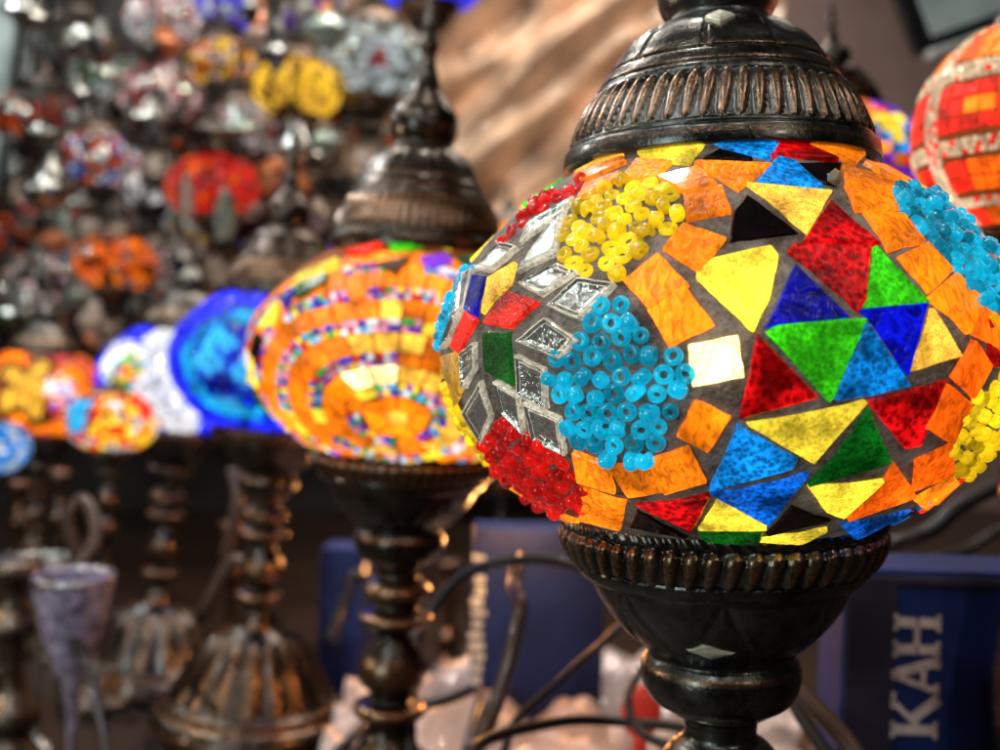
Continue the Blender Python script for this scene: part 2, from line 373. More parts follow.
# ------------------------------------------------------------------ mosaic helpers (local lamp space, globe centre at (0,0,H))
class Mosaic:
    def __init__(self, H, a=GA, b=GB, p=1.7):
        self.p = p; self.H = H; self.a = a; self.b = b; self.bm = bmesh.new(); self.tl = self.bm.faces.layers.float.new('tint_f'); self.mats = []
    def mi(self, m):
        if m not in self.mats: self.mats.append(m)
        return self.mats.index(m)
    def surf(self, lon, lat):     # lat is parametric
        c, t = math.cos(lat), math.sin(lat)
        if t > 0: c, t = c**(2/self.p), t**(2/self.p)
        return Vector((self.a*c*math.cos(lon), self.a*c*math.sin(lon), self.b*t+self.H))
    def g(self, p):
        z = p.z-self.H; e = self.p if z > 0 else 2.0
        return (math.hypot(p.x, p.y)/self.a)**e+(abs(z)/self.b)**e, e
    def normal(self, p):
        z = p.z-self.H; e = self.p if z > 0 else 2.0; r = max(math.hypot(p.x, p.y), 1e-6)
        gr = (r/self.a)**(e-1)/self.a; gz = (abs(z)/self.b)**(e-1)/self.b*(1 if z > 0 else -1)
        return Vector((gr*p.x/r, gr*p.y/r, gz)).normalized()
    def snap(self, p):
        g, e = self.g(p); k = g**(-1/e)
        return Vector((p.x*k, p.y*k, self.H+(p.z-self.H)*k))
    def hit(self, o, d):
        c = Vector((0, 0, self.H)); d = d.normalized(); tm = (c-o).dot(d); R = self.a*1.3; best = None; n = 60; pt = None
        for i in range(n+1):
            t = tm-R+2*R*i/n; g = self.g(o+d*t)[0]
            if best is None or g < best[0]: best = (g, t)
            if g < 1:
                lo, hi = pt, t
                for _ in range(24):
                    m = (lo+hi)/2
                    if self.g(o+d*m)[0] < 1: hi = m
                    else: lo = m
                return o+d*hi
            pt = t
        return self.snap(o+d*best[1])
    def shell(self, mat, nlon=96, nlat=48, rin=1.0):
        m = self.mi(mat); lats = [-1.02+2.04*i/nlat for i in range(nlat+1)]
        rows = [[self.bm.verts.new((lambda q: q+self.normal(q)*.0005*noise.noise(q*260))(self.surf(2*PI*k/nlon, la))) for k in range(nlon)] for la in lats]
        for a, b in zip(rows, rows[1:]):
            for k in range(nlon):
                f = self.bm.faces.new((a[k], a[(k+1) % nlon], b[(k+1) % nlon], b[k])); f.material_index = m; f[self.tl] = 1; f.smooth = True
    def tile(self, pts, mat, h=.0014, tint=1.0, prof=((0, -.0004), (.07, 0)), wob=.00009, rnd=.0003, deep=.0018, tiltj=.035, frame=None):
        pts = [Vector(p) for p in pts]; c = sum(pts, Vector())/len(pts); n = self.normal(c)
        if (pts[1]-pts[0]).cross(pts[2]-pts[1]).dot(n) < 0: pts.reverse()
        nn = (n+Vector([random.uniform(-tiltj, tiltj) for _ in range(3)])).normalized()
        pl = [p-nn*((p-c).dot(nn)) for p in pts]
        out = []; N = len(pl)
        for i in range(N):
            p, a, b = pl[i], pl[i-1], pl[(i+1) % N]
            da, db = a-p, b-p; ra = min(rnd, da.length*.3); rb = min(rnd, db.length*.3)
            A = p+da.normalized()*ra; B = p+db.normalized()*rb
            out += [A, (A+B+p*1.2)/3.2, B]
            if db.length > .004:
                k = 3 if db.length > .009 else 1
                perp = nn.cross(db).normalized()
                for j in range(1, k+1):
                    t = j/(k+1); out.append(p+db*t+perp*random.uniform(-wob, wob)*2)
        c2 = sum(out, Vector())/len(out); m = self.mi(mat)
        rings = [[p-nn*deep for p in out]]
        for (ins, hh) in prof: rings.append([p+(c2-p)*ins+nn*(h+hh) for p in out])
        vr = [[self.bm.verts.new(q) for q in r_] for r_ in rings]
        K = len(out)
        for a, b in zip(vr, vr[1:]):
            for k in range(K):
                f = self.bm.faces.new((a[k], a[(k+1) % K], b[(k+1) % K], b[k])); f.material_index = self.mi(frame) if frame and (a is vr[0] or a is vr[1] or a is vr[3]) else m; f[self.tl] = tint
        f = self.bm.faces.new(vr[-1]); f.material_index = m; f[self.tl] = tint
    def finish(self, name, root):
        return finish(self.bm, self.mats, name, root)
def finish(bm, mats, name, root):
    me = bpy.data.meshes.new(name); tl = bm.faces.layers.float.get('tint_f')
    vals = [f[tl] for f in bm.faces] if tl else [1]*len(bm.faces)
    bm.normal_update(); bm.to_mesh(me); bm.free()
    for m in mats: me.materials.append(G[m])
    at_ = me.attributes.new('tint', 'FLOAT', 'FACE'); at_.data.foreach_set('value', vals)
    o = bpy.data.objects.new(name, me); COL.objects.link(o); o.parent = root; return o
def bead_into(bm, tl, pos, axis, R, L, mi, tint=1, seg=12, hole=.32):
    """a glass seed bead: short rounded tube with a hole"""
    a = axis.orthogonal().normalized(); b = axis.cross(a)
    prof = [(hole*R, -L*.42), (R*.62, -L*.5), (R*.92, -L*.36), (R, 0), (R*.92, L*.36), (R*.62, L*.5), (hole*R, L*.42), (hole*R*.9, 0)]
    rings = [[bm.verts.new(pos+axis*z+(a*math.cos(2*PI*k/seg)+b*math.sin(2*PI*k/seg))*r) for k in range(seg)] for r, z in prof]
    for i in range(len(rings)):
        p, q = rings[i], rings[(i+1) % len(rings)]
        for k in range(seg):
            f = bm.faces.new((p[k], p[(k+1) % seg], q[(k+1) % seg], q[k])); f.material_index = mi; f.smooth = True
            if tl: f[tl] = tint
def blob_into(bm, tl, pos, n, R, mi, tint=1, seg=7):
    a = n.orthogonal().normalized(); b = n.cross(a)
    prev = None
    for r, z in ((R*.9, 0), (R, R*.45), (R*.7, R*.95)):
        ring = [bm.verts.new(pos+n*z+(a*math.cos(2*PI*k/seg)+b*math.sin(2*PI*k/seg))*r) for k in range(seg)]
        if prev:
            for k in range(seg):
                f = bm.faces.new((prev[k], prev[(k+1) % seg], ring[(k+1) % seg], ring[k])); f.material_index = mi; f[tl] = tint; f.smooth = True
        prev = ring
    f = bm.faces.new(prev); f.material_index = mi; f[tl] = tint
def inpoly(x, y, P):
    c = False; j = len(P)-1
    for i in range(len(P)):
        if (P[i][1] > y) != (P[j][1] > y) and x < (P[j][0]-P[i][0])*(y-P[i][1])/(P[j][1]-P[i][1])+P[i][0]: c = not c
        j = i
    return c
# ------------------------------------------------------------------ MAIN LAMP
mc = at(719, 341, .321)
root, H, capo, cupo = make_lamp('large mosaic lamp in the foreground with triangle star panel, orange squares and bead medallions', mc, 1.0, math.radians(-2.0), fine=True, table=0.0)
MW = root.matrix_world.copy(); MI = MW.inverted(); MI3 = MI.to_3x3()
mos = Mosaic(H)
def unproj(x, y): return mos.hit(MI @ CAMP, MI3 @ ray(x, y))
mos.shell('grey_grout', 180, 90)
OR = {'A': (430, 130), 'B': (700, 130), 'C': (430, 330), 'D': (700, 330)}
def P(s, cur='A'):
    out = []
    for tok in s.split():
        if tok[0] in OR: cur = tok[0]; tok = tok[1:]
        x, y = tok.split(','); o = OR[cur]; out.append((o[0]+float(x)*.3, o[1]+float(y)*.3))
    return out
TILES = [
 ('yellow', 'A700,78 940,22 862,117 722,102', 1), ('sky', 'B40,45 258,38 227,100 92,66', 1), ('black', 'B8,104 62,72 178,100 168,112', 1),
 ('red', 'B272,56 330,48 450,108 242,95', 1.1), ('orange', 'B345,48 440,55 548,86 513,124 ', 1), ('black', 'B318,116 470,121 455,190 400,183', 1),
 ('sky', 'B262,103 310,114 406,202 187,188', 1), ('orange', 'B-12,122 232,122 125,205', 1), ('amber', 'B162,190 430,211 352,345', 1),
 ('black', 'B155,224 330,350 98,378 112,275', 1), ('yellow', 'B2,468 55,438 228,402 250,432 220,560 176,662 160,652 0,500', 1.1),
 ('red', 'B432,246 588,387 345,378', .9), ('red', 'B320,390 562,393 542,560 518,600 300,415', .8), ('green', 'B578,402 752,575 550,591', .9),
 ('navy', 'B318,464 484,624 224,654', 1), ('navy', 'B535,604 748,582 D683,142', 1), ('amber', 'B768,604 D860,84 697,131', 1),
 ('green', 'B230,680 268,657 538,633 D442,210 424,228', 1.1), ('sky', 'D548,-14 688,183 582,205 470,228 449,222', 1), ('red', 'D192,20 383,220 137,287', 1),
 ('yellow', 'D163,306 540,236 546,245 378,430', .75), ('red', 'D553,233 808,172 728,376 684,384', 1), ('dark_green', 'D556,264 630,440 364,506', 1.3),
 ('sky', 'D130,318 313,425 298,460 37,520', .9), ('azure', 'D42,540 352,478 226,638', 1), ('red', 'C697,578 932,543 869,657', 1), ('black', 'C692,592 862,684 662,654', 1),
 ('yellow', 'D62,563 213,651 2,657', 1), ('dark_green', 'D2,662 203,662 185,702 25,692', 1.2), ('black', 'D305,580 438,630 218,678', 1), ('yellow', 'D192,692 413,656 330,703', 1),
 ('azure', 'D472,640 690,597 640,628 520,683', 1), ('black', 'D520,690 758,606 700,598 655,634', 1), ('yellow', 'D362,516 600,500 474,612 427,594', 1.05),
 ('deep_orange', 'D642,444 710,547 494,620 600,520', 1.05),
 ('deep_orange', 'D718,432 830,382 838,470 712,523', 1), ('deep_orange', 'D822,187 893,247 830,368 752,320', .95), ('deep_orange', 'D905,42 958,118 904,218 836,152', .95),
 ('orange', 'B478,128 636,180 624,208 490,184', 1), ('orange', 'B488,192 628,216 650,268 522,274', 1), ('orange', 'B547,283 670,291 738,374 626,404', 1),
 ('orange', 'B750,388 828,472 756,540 662,430', 1), ('orange', 'B850,487 938,574 886,672 758,564', .95), ('deep_orange', 'B932,594 1002,640 1012,742 908,680', .95),
 ('orange', 'B548,120 616,128 720,188 642,174', 1), ('orange', 'B960,612 1030,680 1060,760 1010,720', .9),
 ('orange', 'D712,560 830,482 854,505 757,596', 1), ('deep_orange', 'D862,505 1000,455 955,515 795,580', 1.1), ('scarlet', 'D762,622 862,565 960,505 980,480 960,530 850,590', 1),
 ('orange', 'A852,214 968,196 996,278 862,304', 1), ('orange', 'A850,326 978,367 900,474 787,402', .95), ('orange', 'A760,426 854,519 736,594 656,506', 1),
 ('orange', 'A850,531 938,650 802,718 737,604', 1.35), ('hot', 'C872,54 1018,26 1036,150 884,178', 1), ('orange', 'C886,240 993,290 924,394 832,344', 1.05),  # raised orange tint paints a glint, hot tile paints the inner glow
 ('orange', 'A692,112 800,113 756,164 642,174', 1), ('orange', 'A762,166 893,132 948,186 852,214', 1), ('orange', 'A484,162 640,100 652,116 520,172', .95), ('orange', 'A525,192 634,150 600,186 500,236', .95),
 ('amber', 'A492,150 560,112 640,88 560,120', 1),
 ('mirror', 'A332,322 488,238 440,290 310,382', 1), ('mirror', 'A352,392 458,272 428,420 302,478', 1), ('mirror', 'A310,520 430,452 498,480 380,556', 1), ('mirror', 'A402,590 500,500 622,520 505,632', 1),
 ('mirror', 'A300,704 394,628 496,700 440,760', 1), ('mirror', 'A160,470 240,382 300,402 212,475', 1), ('navy', 'A152,490 188,500 160,618 127,596', 1), ('amber', 'A206,500 284,452 270,514 187,608', 1),
 ('scarlet', 'A266,546 362,580 276,654 192,644', .75), ('scarlet', 'A130,612 160,640 110,742 77,720', .8), ('dark_green', 'C190,10 268,15 282,178 196,132', 1),
 ('mirror', 'C297,82 389,127 398,258 302,210', 1), ('mirror', 'C322,237 438,291 458,408 352,360', 1), ('mirror', 'C226,167 304,216 323,342 250,272', 1), ('mirror', 'C180,168 214,285 185,368 122,272', 1),
 ('mirror', 'C112,78 158,42 160,130 127,192', 1), ('amber', 'C48,92 98,74 118,180 92,246', .5), ('mirror', 'A112,500 150,470 122,590 90,640', 1), ('mirror', 'A75,640 115,600 70,712 50,730', 1),
 ('orange', 'C486,406 594,442 614,533 497,500', 1), ('orange', 'C607,452 718,432 778,529 666,544', 1), ('orange', 'C737,430 858,392 913,498 787,534', 1), ('orange', 'C512,522 648,566 640,608 522,570', 1),
 ('orange', 'C520,582 640,620 630,655 505,622', 1), ('orange', 'C252,524 360,596 500,628 440,640', 1), ('deep_orange', 'C-0,0 0,0 0,0', 0),
]
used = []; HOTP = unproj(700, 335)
for key, s, tint in TILES:
    if tint == 0: continue
    px = P(s); used.append(px)
    pts = [unproj(x, y) for x, y in px]
    if key == 'mirror':
        cc = sum(pts, Vector())/len(pts); mos.tile([v+(v-cc)*.05 for v in pts], 'mirror_glass', h=.0018, prof=((0, -.0003), (.1, 0), (.24, -.0005), (.30, -.0004), (.5, -.0008), (.7, -.0007)), wob=.0001, frame='frame_glass')
    elif key == 'black': mos.tile(pts, 'black_glass', h=.0010, tint=tint)
    else:
        cc = sum(pts, Vector())/len(pts); pts = [v+(v-cc).normalized()*(.00085 if 'orange' in key else .0009) for v in pts]; tint *= .9+.6*math.exp(-((cc-HOTP).length/.017)**2)  # tiles near HOTP brightened: inner glow painted into their emission
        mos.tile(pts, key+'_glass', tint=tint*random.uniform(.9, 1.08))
CLUS = [
 ('yellow_bead', 'A425,372 440,310 470,262 540,205 610,182 700,176 780,190 840,235 855,300 835,330 765,385 700,425 655,480 640,505 590,500 555,490 470,450 430,425', .0024, 70),
 ('blue_bead', 'A640,535 690,560 705,640 770,690 850,718 862,745 C870,90 870,160 862,250 790,395 720,425 640,432 580,410 470,385 440,330 425,250 402,150 425,90 490,40 A490,650 540,590', .0025, 90),
 ('red_bead', 'C212,300 262,312 360,362 468,420 500,480 517,545 508,600 430,612 350,580 230,490 180,400', .0021, 70),
 ('red_bead', 'A236,376 300,290 400,212 520,165 528,184 480,232 400,262 330,305 255,372', .0021, 70),
 ('blue_bead', 'B625,185 680,174 780,222 900,288 1010,400 1110,560 1110,720 1020,660 940,582 832,462 742,372 672,290 628,215', .0022, 110),
 ('yellow_bead', 'D1040,80 1000,122 940,200 880,262 842,350 838,440 872,496 960,470 1060,420 1120,300 1110,180', .0021, 80),
 ('yellow_bead', 'C36,180 60,190 105,262 185,395 220,470 170,420 80,312 45,240', .0017, 60),
 ('blue_bead', 'A95,470 150,455 110,520 60,640 35,740 C38,60 34,90 22,60 30,-20 60,-120', .0017, 60),
]
for mname, s, R, nmax in CLUS:
    px = P(s); used.append(px)
    x0, x1 = min(p[0] for p in px), max(p[0] for p in px); y0, y1 = min(p[1] for p in px), max(p[1] for p in px)
    bm = bmesh.new(); tl = bm.faces.layers.float.new('tint_f'); got = []
    cpx = (sum(p[0] for p in px)/len(px), sum(p[1] for p in px)/len(px)); c0 = unproj(*cpx); n0_ = mos.normal(c0)
    ta = n0_.orthogonal().normalized(); tb_ = n0_.cross(ta); ang = random.uniform(0, 3); ta, tb_ = ta*math.cos(ang)+tb_*math.sin(ang), tb_*math.cos(ang)-ta*math.sin(ang)
    sp = R*(2.08 if mname == 'red_bead' else 1.98); ex = 1.02; px = [(cpx[0]+(a_-cpx[0])*ex, cpx[1]+(b_-cpx[1])*ex) for a_, b_ in px]
    for iy in range(-16, 17):
        for ix in range(-16, 17):
            q = c0+ta*(ix+.5*(iy % 2)+random.uniform(-.13, .13))*sp+tb_*(iy*.87+random.uniform(-.13, .13))*sp
            dq = q-c0; q = mos.snap(q-n0_*(dq.length_squared/(2*GA)))
            x, y = project(MW @ q)
            if inpoly(x, y, px) and (MW.to_3x3() @ mos.normal(q)).dot(CAMP-MW @ q) > -.1*(CAMP-MW @ q).length: got.append(q)
    for p in got:
        n = mos.normal(p)
        t = Vector([random.uniform(-1, 1) for _ in range(3)]); t = (t-n*t.dot(n)).normalized()
        if random.random() < .68: axd = (n+t*random.uniform(0, .4)).normalized(); hh = R*.12
        else: axd = (t+n*random.uniform(-.1, .35)).normalized(); hh = R*.42
        r_ = R*random.uniform(.8, 1.08)
        bead_into(bm, tl, p+n*hh, axd, r_, R*(random.uniform(.8, 1.05) if hh < R*.4 else random.uniform(1.2, 1.6)), 0, random.uniform(.35, 1.6), seg=18, hole=.44)
    cl = None
    CLUSOBJ = finish(bm, [mname], 'bead_cluster', None); CLUSOBJ['_m'] = mname
# small clear gem on the dark tile at the top
gp = unproj(*P('B440,182')[0]); n = mos.normal(gp)
# the rest of the globe (round the back and outside the picture): star panels, square bands
def covered(p):
    q = MW @ p; x, y = project(q)
    n = (MW.to_3x3() @ mos.normal(p)).normalized(); f = n.dot((CAMP-q).normalized())
    return f > .03 and x < 1003 or (f > -.02 and x < 700)
lats = [-.93, -.70, -.42, -.14, .14, .42, .70, .93]
PAL = ['red_glass', 'navy_glass', 'green_glass', 'sky_glass', 'yellow_glass', 'amber_glass', 'dark_green_glass', 'red_glass', 'orange_glass']
for li in range(len(lats)-1):
    a, b = lats[li], lats[li+1]; la = (a+b)/2; nseg = int(2*PI*math.cos(la)/.24)
    for k in range(nseg):
        l0, l1 = 2*PI*k/nseg, 2*PI*(k+1)/nseg; g = .016; gl = g/math.cos(la)
        c = mos.surf((l0+l1)/2, la)
        if covered(c): continue
        q = [mos.surf(l0+gl, a+g), mos.surf(l1-gl, a+g), mos.surf(l1-gl, b-g), mos.surf(l0+gl, b-g)]
        if (k//2+li) % 3 == 0: mos.tile(q, 'orange_glass', tint=random.uniform(.85, 1.1))
        else:
            d = random.random() < .5
            t1, t2 = ((q[0], q[1], q[2]), (q[0], q[2], q[3])) if d else ((q[0], q[1], q[3]), (q[1], q[2], q[3]))
            for t in (t1, t2):
                cc = sum(t, Vector())/3; mos.tile([v+(cc-v)*.09 for v in t], random.choice(PAL), tint=random.uniform(.8, 1.1))
globe = mos.finish('mosaic_globe', root)
for o in list(COL.objects):
    if o.name.startswith('bead_cluster') and o.parent is None:
        o.parent = globe; mm = o['_m']; del o['_m']
        o['label'] = {'yellow_bead': 'medallion of yellow glass beads', 'blue_bead': 'medallion of turquoise glass beads', 'red_bead': 'medallion of red glass beads'}[mm]
bm = bmesh.new(); bmesh.ops.create_icosphere(bm, subdivisions=1, radius=.0022, matrix=Matrix.Translation(gp+n*.0022)); bm.faces.ensure_lookup_table()
gem = link('clear_gem', bm, ['crystal_bead'], globe, smooth=False)
# studs
def stud(parent, px, w, h, rloc, zloc, slope):
    # angle of the stud from the viewing direction
    base = MI @ at(px[0], px[1], .3); th = math.atan2(base.y, base.x)
    for k in range(3):
        o = link('diamond_stud', stud_bm(w, h, .0016), ['stud_metal'], parent, smooth=False)
        o['_k'] = 1; t2 = th+2*PI*k/3; del o['_k']
        o.location = (rloc*math.cos(t2), rloc*math.sin(t2), zloc); o.rotation_euler = (slope, 0, t2+PI/2)
thf = math.atan2((MI @ CAMP).y, (MI @ CAMP).x)
def studs(parent, dth, w, h, rloc, zloc, slope):
    for k in range(3):
        t2 = thf+dth+2*PI*k/3
        o = link('diamond_stud', stud_bm(w, h, .0016), ['stud_metal'], parent, smooth=False)
        o.rotation_mode = 'ZYX' if False else 'XYZ'
        # local -Y of the stud points outward
        Rz = Matrix.Rotation(t2+PI/2, 4, 'Z') @ Matrix.Rotation(slope, 4, 'X')
        o.matrix_local = Matrix.Translation((rloc*math.cos(t2), rloc*math.sin(t2), zloc)) @ Rz
studs(capo, .02, .0042, .0040, .0262, .0901, math.radians(-52))
studs(cupo, -.09, .0070, .0042, .0292, -.0868, math.radians(42))
# ------------------------------------------------------------------ SECOND LAMP: orange with rings of beads
def pix_local(rt_, H_, s, a=GA, b=GB, p=1.7):
    Mi = rt_.matrix_world.inverted(); M3 = Mi.to_3x3(); mo = Mosaic(H_, a, b, p)
    return lambda x, y: mo.hit(Mi @ CAMP, M3 @ ray(x, y))
r2, H2, c2, _ = make_lamp('orange mosaic lamp with rings of tiny multicoloured beads, just behind the large lamp', at(411, 351, .587), 1.05, math.radians(2.0), metal='copper_bronze')
c2.scale = (1.0, 1.0, 1.28); c2.location.z -= .0518*.28
m2 = Mosaic(H2); m2.shell('warm_grout', 96, 48); u2 = pix_local(r2, H2, 1)
cen = u2(397, 418); n0 = m2.normal(cen)
e1 = Vector((0, 0, 1)); e1 = (e1-n0*e1.dot(n0)).normalized(); e2 = n0.cross(e1)
def ringpt(mo, cen, e1, e2, d, th, sq=1.0):
    d = d*(1+.09*noise.noise(Vector((math.cos(th)*1.3, math.sin(th)*1.3, d*9))))
    return mo.snap(cen+(e1*math.cos(th)*sq+e2*math.sin(th))*d*(1-.0*d)-mo.normal(cen)*(d*d/(2*mo.a)))
BE = ['white_bead', 'pink_bead', 'sky_bead', 'navy_bead', 'scarlet_bead', 'green_bead', 'white_bead', 'gold_bead', 'violet_bead', 'pink_bead']
bmb = bmesh.new(); tlb = bmb.faces.layers.float.new('tint_f')
d = .006; k = 0
def in_band(p): return abs((p.z-H2)/GB) < .83
while d < .098:
    w = .0108 if k % 2 == 0 else .0068
    if k % 2 == 0:
        nt_ = max(5, int(2*PI*(d+w/2)/.0125))
        for j in range(nt_):
            t0, t1 = 2*PI*(j+.05)/nt_, 2*PI*(j+.95)/nt_
            q = [ringpt(m2, cen, e1, e2, dd, tt, .8) for dd, tt in ((d+.0004, t0), (d+w-.0004, t0), (d+w-.0004, t1), (d+.0004, t1))]
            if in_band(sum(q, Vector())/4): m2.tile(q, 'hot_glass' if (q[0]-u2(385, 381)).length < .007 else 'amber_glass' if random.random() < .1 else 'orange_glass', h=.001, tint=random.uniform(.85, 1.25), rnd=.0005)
    else:
        nt_ = max(6, int(2*PI*(d+w/2)/.0105))
        for j in range(nt_):
            t0, t1 = 2*PI*(j+.06)/nt_, 2*PI*(j+.94)/nt_
            pm = ringpt(m2, cen, e1, e2, d+w/2, (t0+t1)/2, .8)
            if noise.noise(pm*70+Vector((9, 4, k*3.1))) < -.13:
                q = [ringpt(m2, cen, e1, e2, dd, tt, .8) for dd, tt in ((d+.0004, t0), (d+w-.0004, t0), (d+w-.0004, t1), (d+.0004, t1))]
                if in_band(pm): m2.tile(q, random.choice(['orange_glass', 'orange_glass', 'yellow_glass']), h=.001, tint=random.uniform(.8, 1.1), rnd=.0005)
                continue
            for row in (0, 1):
                for c_ in range(3):
                    p = ringpt(m2, cen, e1, e2, d+.0013+row*.0038, t0+(t1-t0)*(c_+.5+random.uniform(-.1, .1))/3, .8)
                    if in_band(p): blob_into(bmb, tlb, p, m2.normal(p), .0017*random.uniform(.85, 1.1), random.randrange(len(BE)), random.uniform(.6, 1.3))
    d += w; k += 1
m2.tile([ringpt(m2, cen, e1, e2, .0056, 2*PI*j/6, .8) for j in range(6)], 'amber_glass', h=.001, rnd=.0005)
# border triangles round the medallion and beyond it
def tri_border(mo, cen, e1, e2, d0, d1, n, pal, sq=.8):
    for j in range(n):
        t0, t1 = 2*PI*j/n, 2*PI*(j+1)/n; tm = (t0+t1)/2
        A = [ringpt(mo, cen, e1, e2, dd, tt, sq) for dd, tt in ((d0, t0), (d0, t1), (d1, tm))]
        B = [ringpt(mo, cen, e1, e2, dd, tt, sq) for dd, tt in ((d1, tm), (d0, t1), (d1, tm+(t1-t0)))]
        for q in (A, B):
            c = sum(q, Vector())/3
            if abs((c.z-mo.H)/mo.b) < .86: mo.tile([v+(c-v)*.08 for v in q], random.choice(pal), h=.0012, rnd=.0005, tint=random.uniform(.8, 1.1))
for j, (x, y, x2, y2, mt) in enumerate([(262, 330, 280, 305, 'yellow'), (254, 352, 262, 332, 'black'), (250, 380, 258, 355, 'yellow'), (250, 400, 256, 385, 'dark_green'), (282, 302, 300, 292, 'navy'), (300, 288, 330, 276, 'dark_green'), (345, 256, 385, 246, 'scarlet'),
        (388, 246, 420, 243, 'green'), (424, 243, 455, 244, 'yellow'), (420, 262, 445, 258, 'violet'), (375, 268, 410, 262, 'brown'), (455, 262, 480, 258, 'dark_green'), (460, 246, 490, 250, 'yellow'), (300, 278, 340, 262, 'yellow')]):
    a_, b_ = u2(x, y), u2(x2, y2); t_ = (b_-a_); nn_ = m2.normal(a_).cross(t_).normalized()*.011
    m2.tile([a_, b_, m2.snap(b_-nn_*.6), m2.snap(a_-nn_)] if j % 2 else [a_, b_, m2.snap((a_+b_)/2-nn_)], mt+'_glass', h=.0034, deep=.004, rnd=.0005)
g2 = m2.finish('mosaic_globe', r2)
bo = finish(bmb, BE, 'bead_rings', g2)
# ------------------------------------------------------------------ generic patterned globe for the blurred lamps
def pattern_globe(root, H_, fn, a=GA, b=GB, cell=.0085, shell='grey_grout', beadset=None, h=.0012, name='mosaic_globe', latmax=.98, rng=None, glow=1.0):
    """rows of small tiles; fn(point, normal) -> material name, or 'bead:<mat>' for a bead"""
    mo = Mosaic(H_, a, b); mo.shell(shell, 48, 24); n = int(2*latmax*max(a, b)*.9/cell)
    bb = bmesh.new(); tb = bb.faces.layers.float.new('tint_f'); bm_mats = []
    for i in range(n):
        l0 = -latmax+2*latmax*i/n; l1 = -latmax+2*latmax*(i+1)/n; lm = (l0+l1)/2; m_ = max(8, int(2*PI*a*math.cos(lm)/cell)); off = random.random()
        g = .06*(l1-l0)
        for k in range(m_):
            t0 = 2*PI*(k+off+.05)/m_; t1 = 2*PI*(k+off+.95)/m_
            c = mo.surf((t0+t1)/2, lm); mt = fn(c, mo.normal(c))
            if mt is None: continue
            if mt.startswith('bead:'):
                mt = mt[5:]
                if mt not in bm_mats: bm_mats.append(mt)
                for (dx, dy) in ((.25, .25), (.75, .3), (.3, .75), (.75, .75)):
                    p = mo.surf(t0+(t1-t0)*dx, l0+(l1-l0)*dy); blob_into(bb, tb, p, mo.normal(p), cell*.25, bm_mats.index(mt), random.uniform(.5, 1.6)*glow, 6)
            else:
                q = [mo.surf(t0, l0+g), mo.surf(t1, l0+g), mo.surf(t1, l1-g), mo.surf(t0, l1-g)]
                n_ = mo.normal(c); m_i = mo.mi(mt); tint = random.uniform(.5, 1.3)*glow
                vo = [mo.bm.verts.new(v) for v in q]; tx, ty = random.uniform(-.13, .13), random.uniform(-.13, .13); vi = [mo.bm.verts.new(v+(c-v)*.08+n_*(h+cell*(tx if z_ in (0, 3) else -tx)+cell*(ty if z_ < 2 else -ty)+cell*.1)) for z_, v in enumerate(q)]
                for z in range(4):
                    f = mo.bm.faces.new((vo[z], vo[(z+1) % 4], vi[(z+1) % 4], vi[z])); f.material_index = m_i; f[mo.tl] = tint
                f = mo.bm.faces.new(vi); f.material_index = m_i; f[mo.tl] = tint
    o = mo.finish(name, root)
    if bm_mats: finish(bb, bm_mats, 'bead_pattern', o)
    else: bb.free()
    return o
# lamp 3: blue
r3, H3, c3, _ = make_lamp('blue glass mosaic lamp with round cyan swirl medallion, third in the row', at(278, 359, .862), 1.0, math.radians(3.2), metal='copper_bronze')
c3.scale = (1, 1, 1.28); c3.location.z -= .0518*.28; u3 = pix_local(r3, H3, 1); k3 = u3(232, 366)
def f3(p, n):
    d = (p-k3).length; q = noise.noise(p*60)
    if d < .034+q*.006: return 'bead:sky_bead' if q > .14 else ('navy_glass' if q < -.12 else ('azure_glass' if q < .0 else 'bead:navy_bead'))
    if d < .044+q*.006: return 'cyan_glass' if q > 0 else 'sky_glass'
    if d < .05: return 'azure_glass'
    return 'ultramarine_glass'
pattern_globe(r3, H3, f3, shell='blue_grout', cell=.006)
# lamp 4: white flowers on blue
r4, H4, _, _ = make_lamp('white beaded flower lamp on blue glass, fourth in the row', at(181, 378, 1.14), 1.0, math.radians(5), table=-.05)
u4 = pix_local(r4, H4, 1); k4 = u4(148, 382); d4 = u4(126, 370)
e41 = Vector((0, 0, 1)); n4 = (k4-Vector((0, 0, H4))).normalized(); e41 = (e41-n4*e41.dot(n4)).normalized(); e42 = n4.cross(e41)
def f4(p, n):
    v = p-k4; x, y = v.dot(e42), v.dot(e41); d = v.length; th = math.atan2(y, x)
    dd = (p-d4).length
    if dd < .02: return 'orange_glass' if dd < .007 else random.choice(['green_glass', 'orange_glass', 'yellow_glass', 'cyan_glass'])
    if d < .042+.036*abs(math.sin(th*2.5+.6)): return 'bead:white_bead' if random.random() < .8 else 'white_glass'
    return 'ultramarine_glass'
pattern_globe(r4, H4, f4, shell='blue_grout', cell=.006)
for r_b in (r4, r3):
    for ch in r_b.children:
        if ch.name.startswith('base'): ch.scale = (1.28, 1.28, ch.scale.z) if r_b is r4 else (1.1, 1.1, ch.scale.z)
# lamp 5: small fiery one with turquoise oval
r5, H5, c5, _ = make_lamp('small red and yellow mosaic lamp with turquoise oval, in front of the row', at(112, 419, 1.06), .53, math.radians(2), table=-.05)
c5.scale = (1, 1, .25); c5.location.z += .0518*.75; u5 = pix_local(r5, H5, .53); k5 = u5(76, 412)
def f5(p, n):
    d = (p-k5); dd = math.sqrt(d.x**2*1.3+d.y**2*1.3+(d.z*.75)**2)
    if dd < .03: return 'cyan_glass'
    if dd < .045: return 'rose_glass'
    q = noise.noise(p*38)
    return 'scarlet_glass' if q < -.12 else 'yellow_glass' if q < .12 else ('orange_glass' if q < .3 else 'white_glass')
pattern_globe(r5, H5, f5, shell='warm_grout', cell=.011)
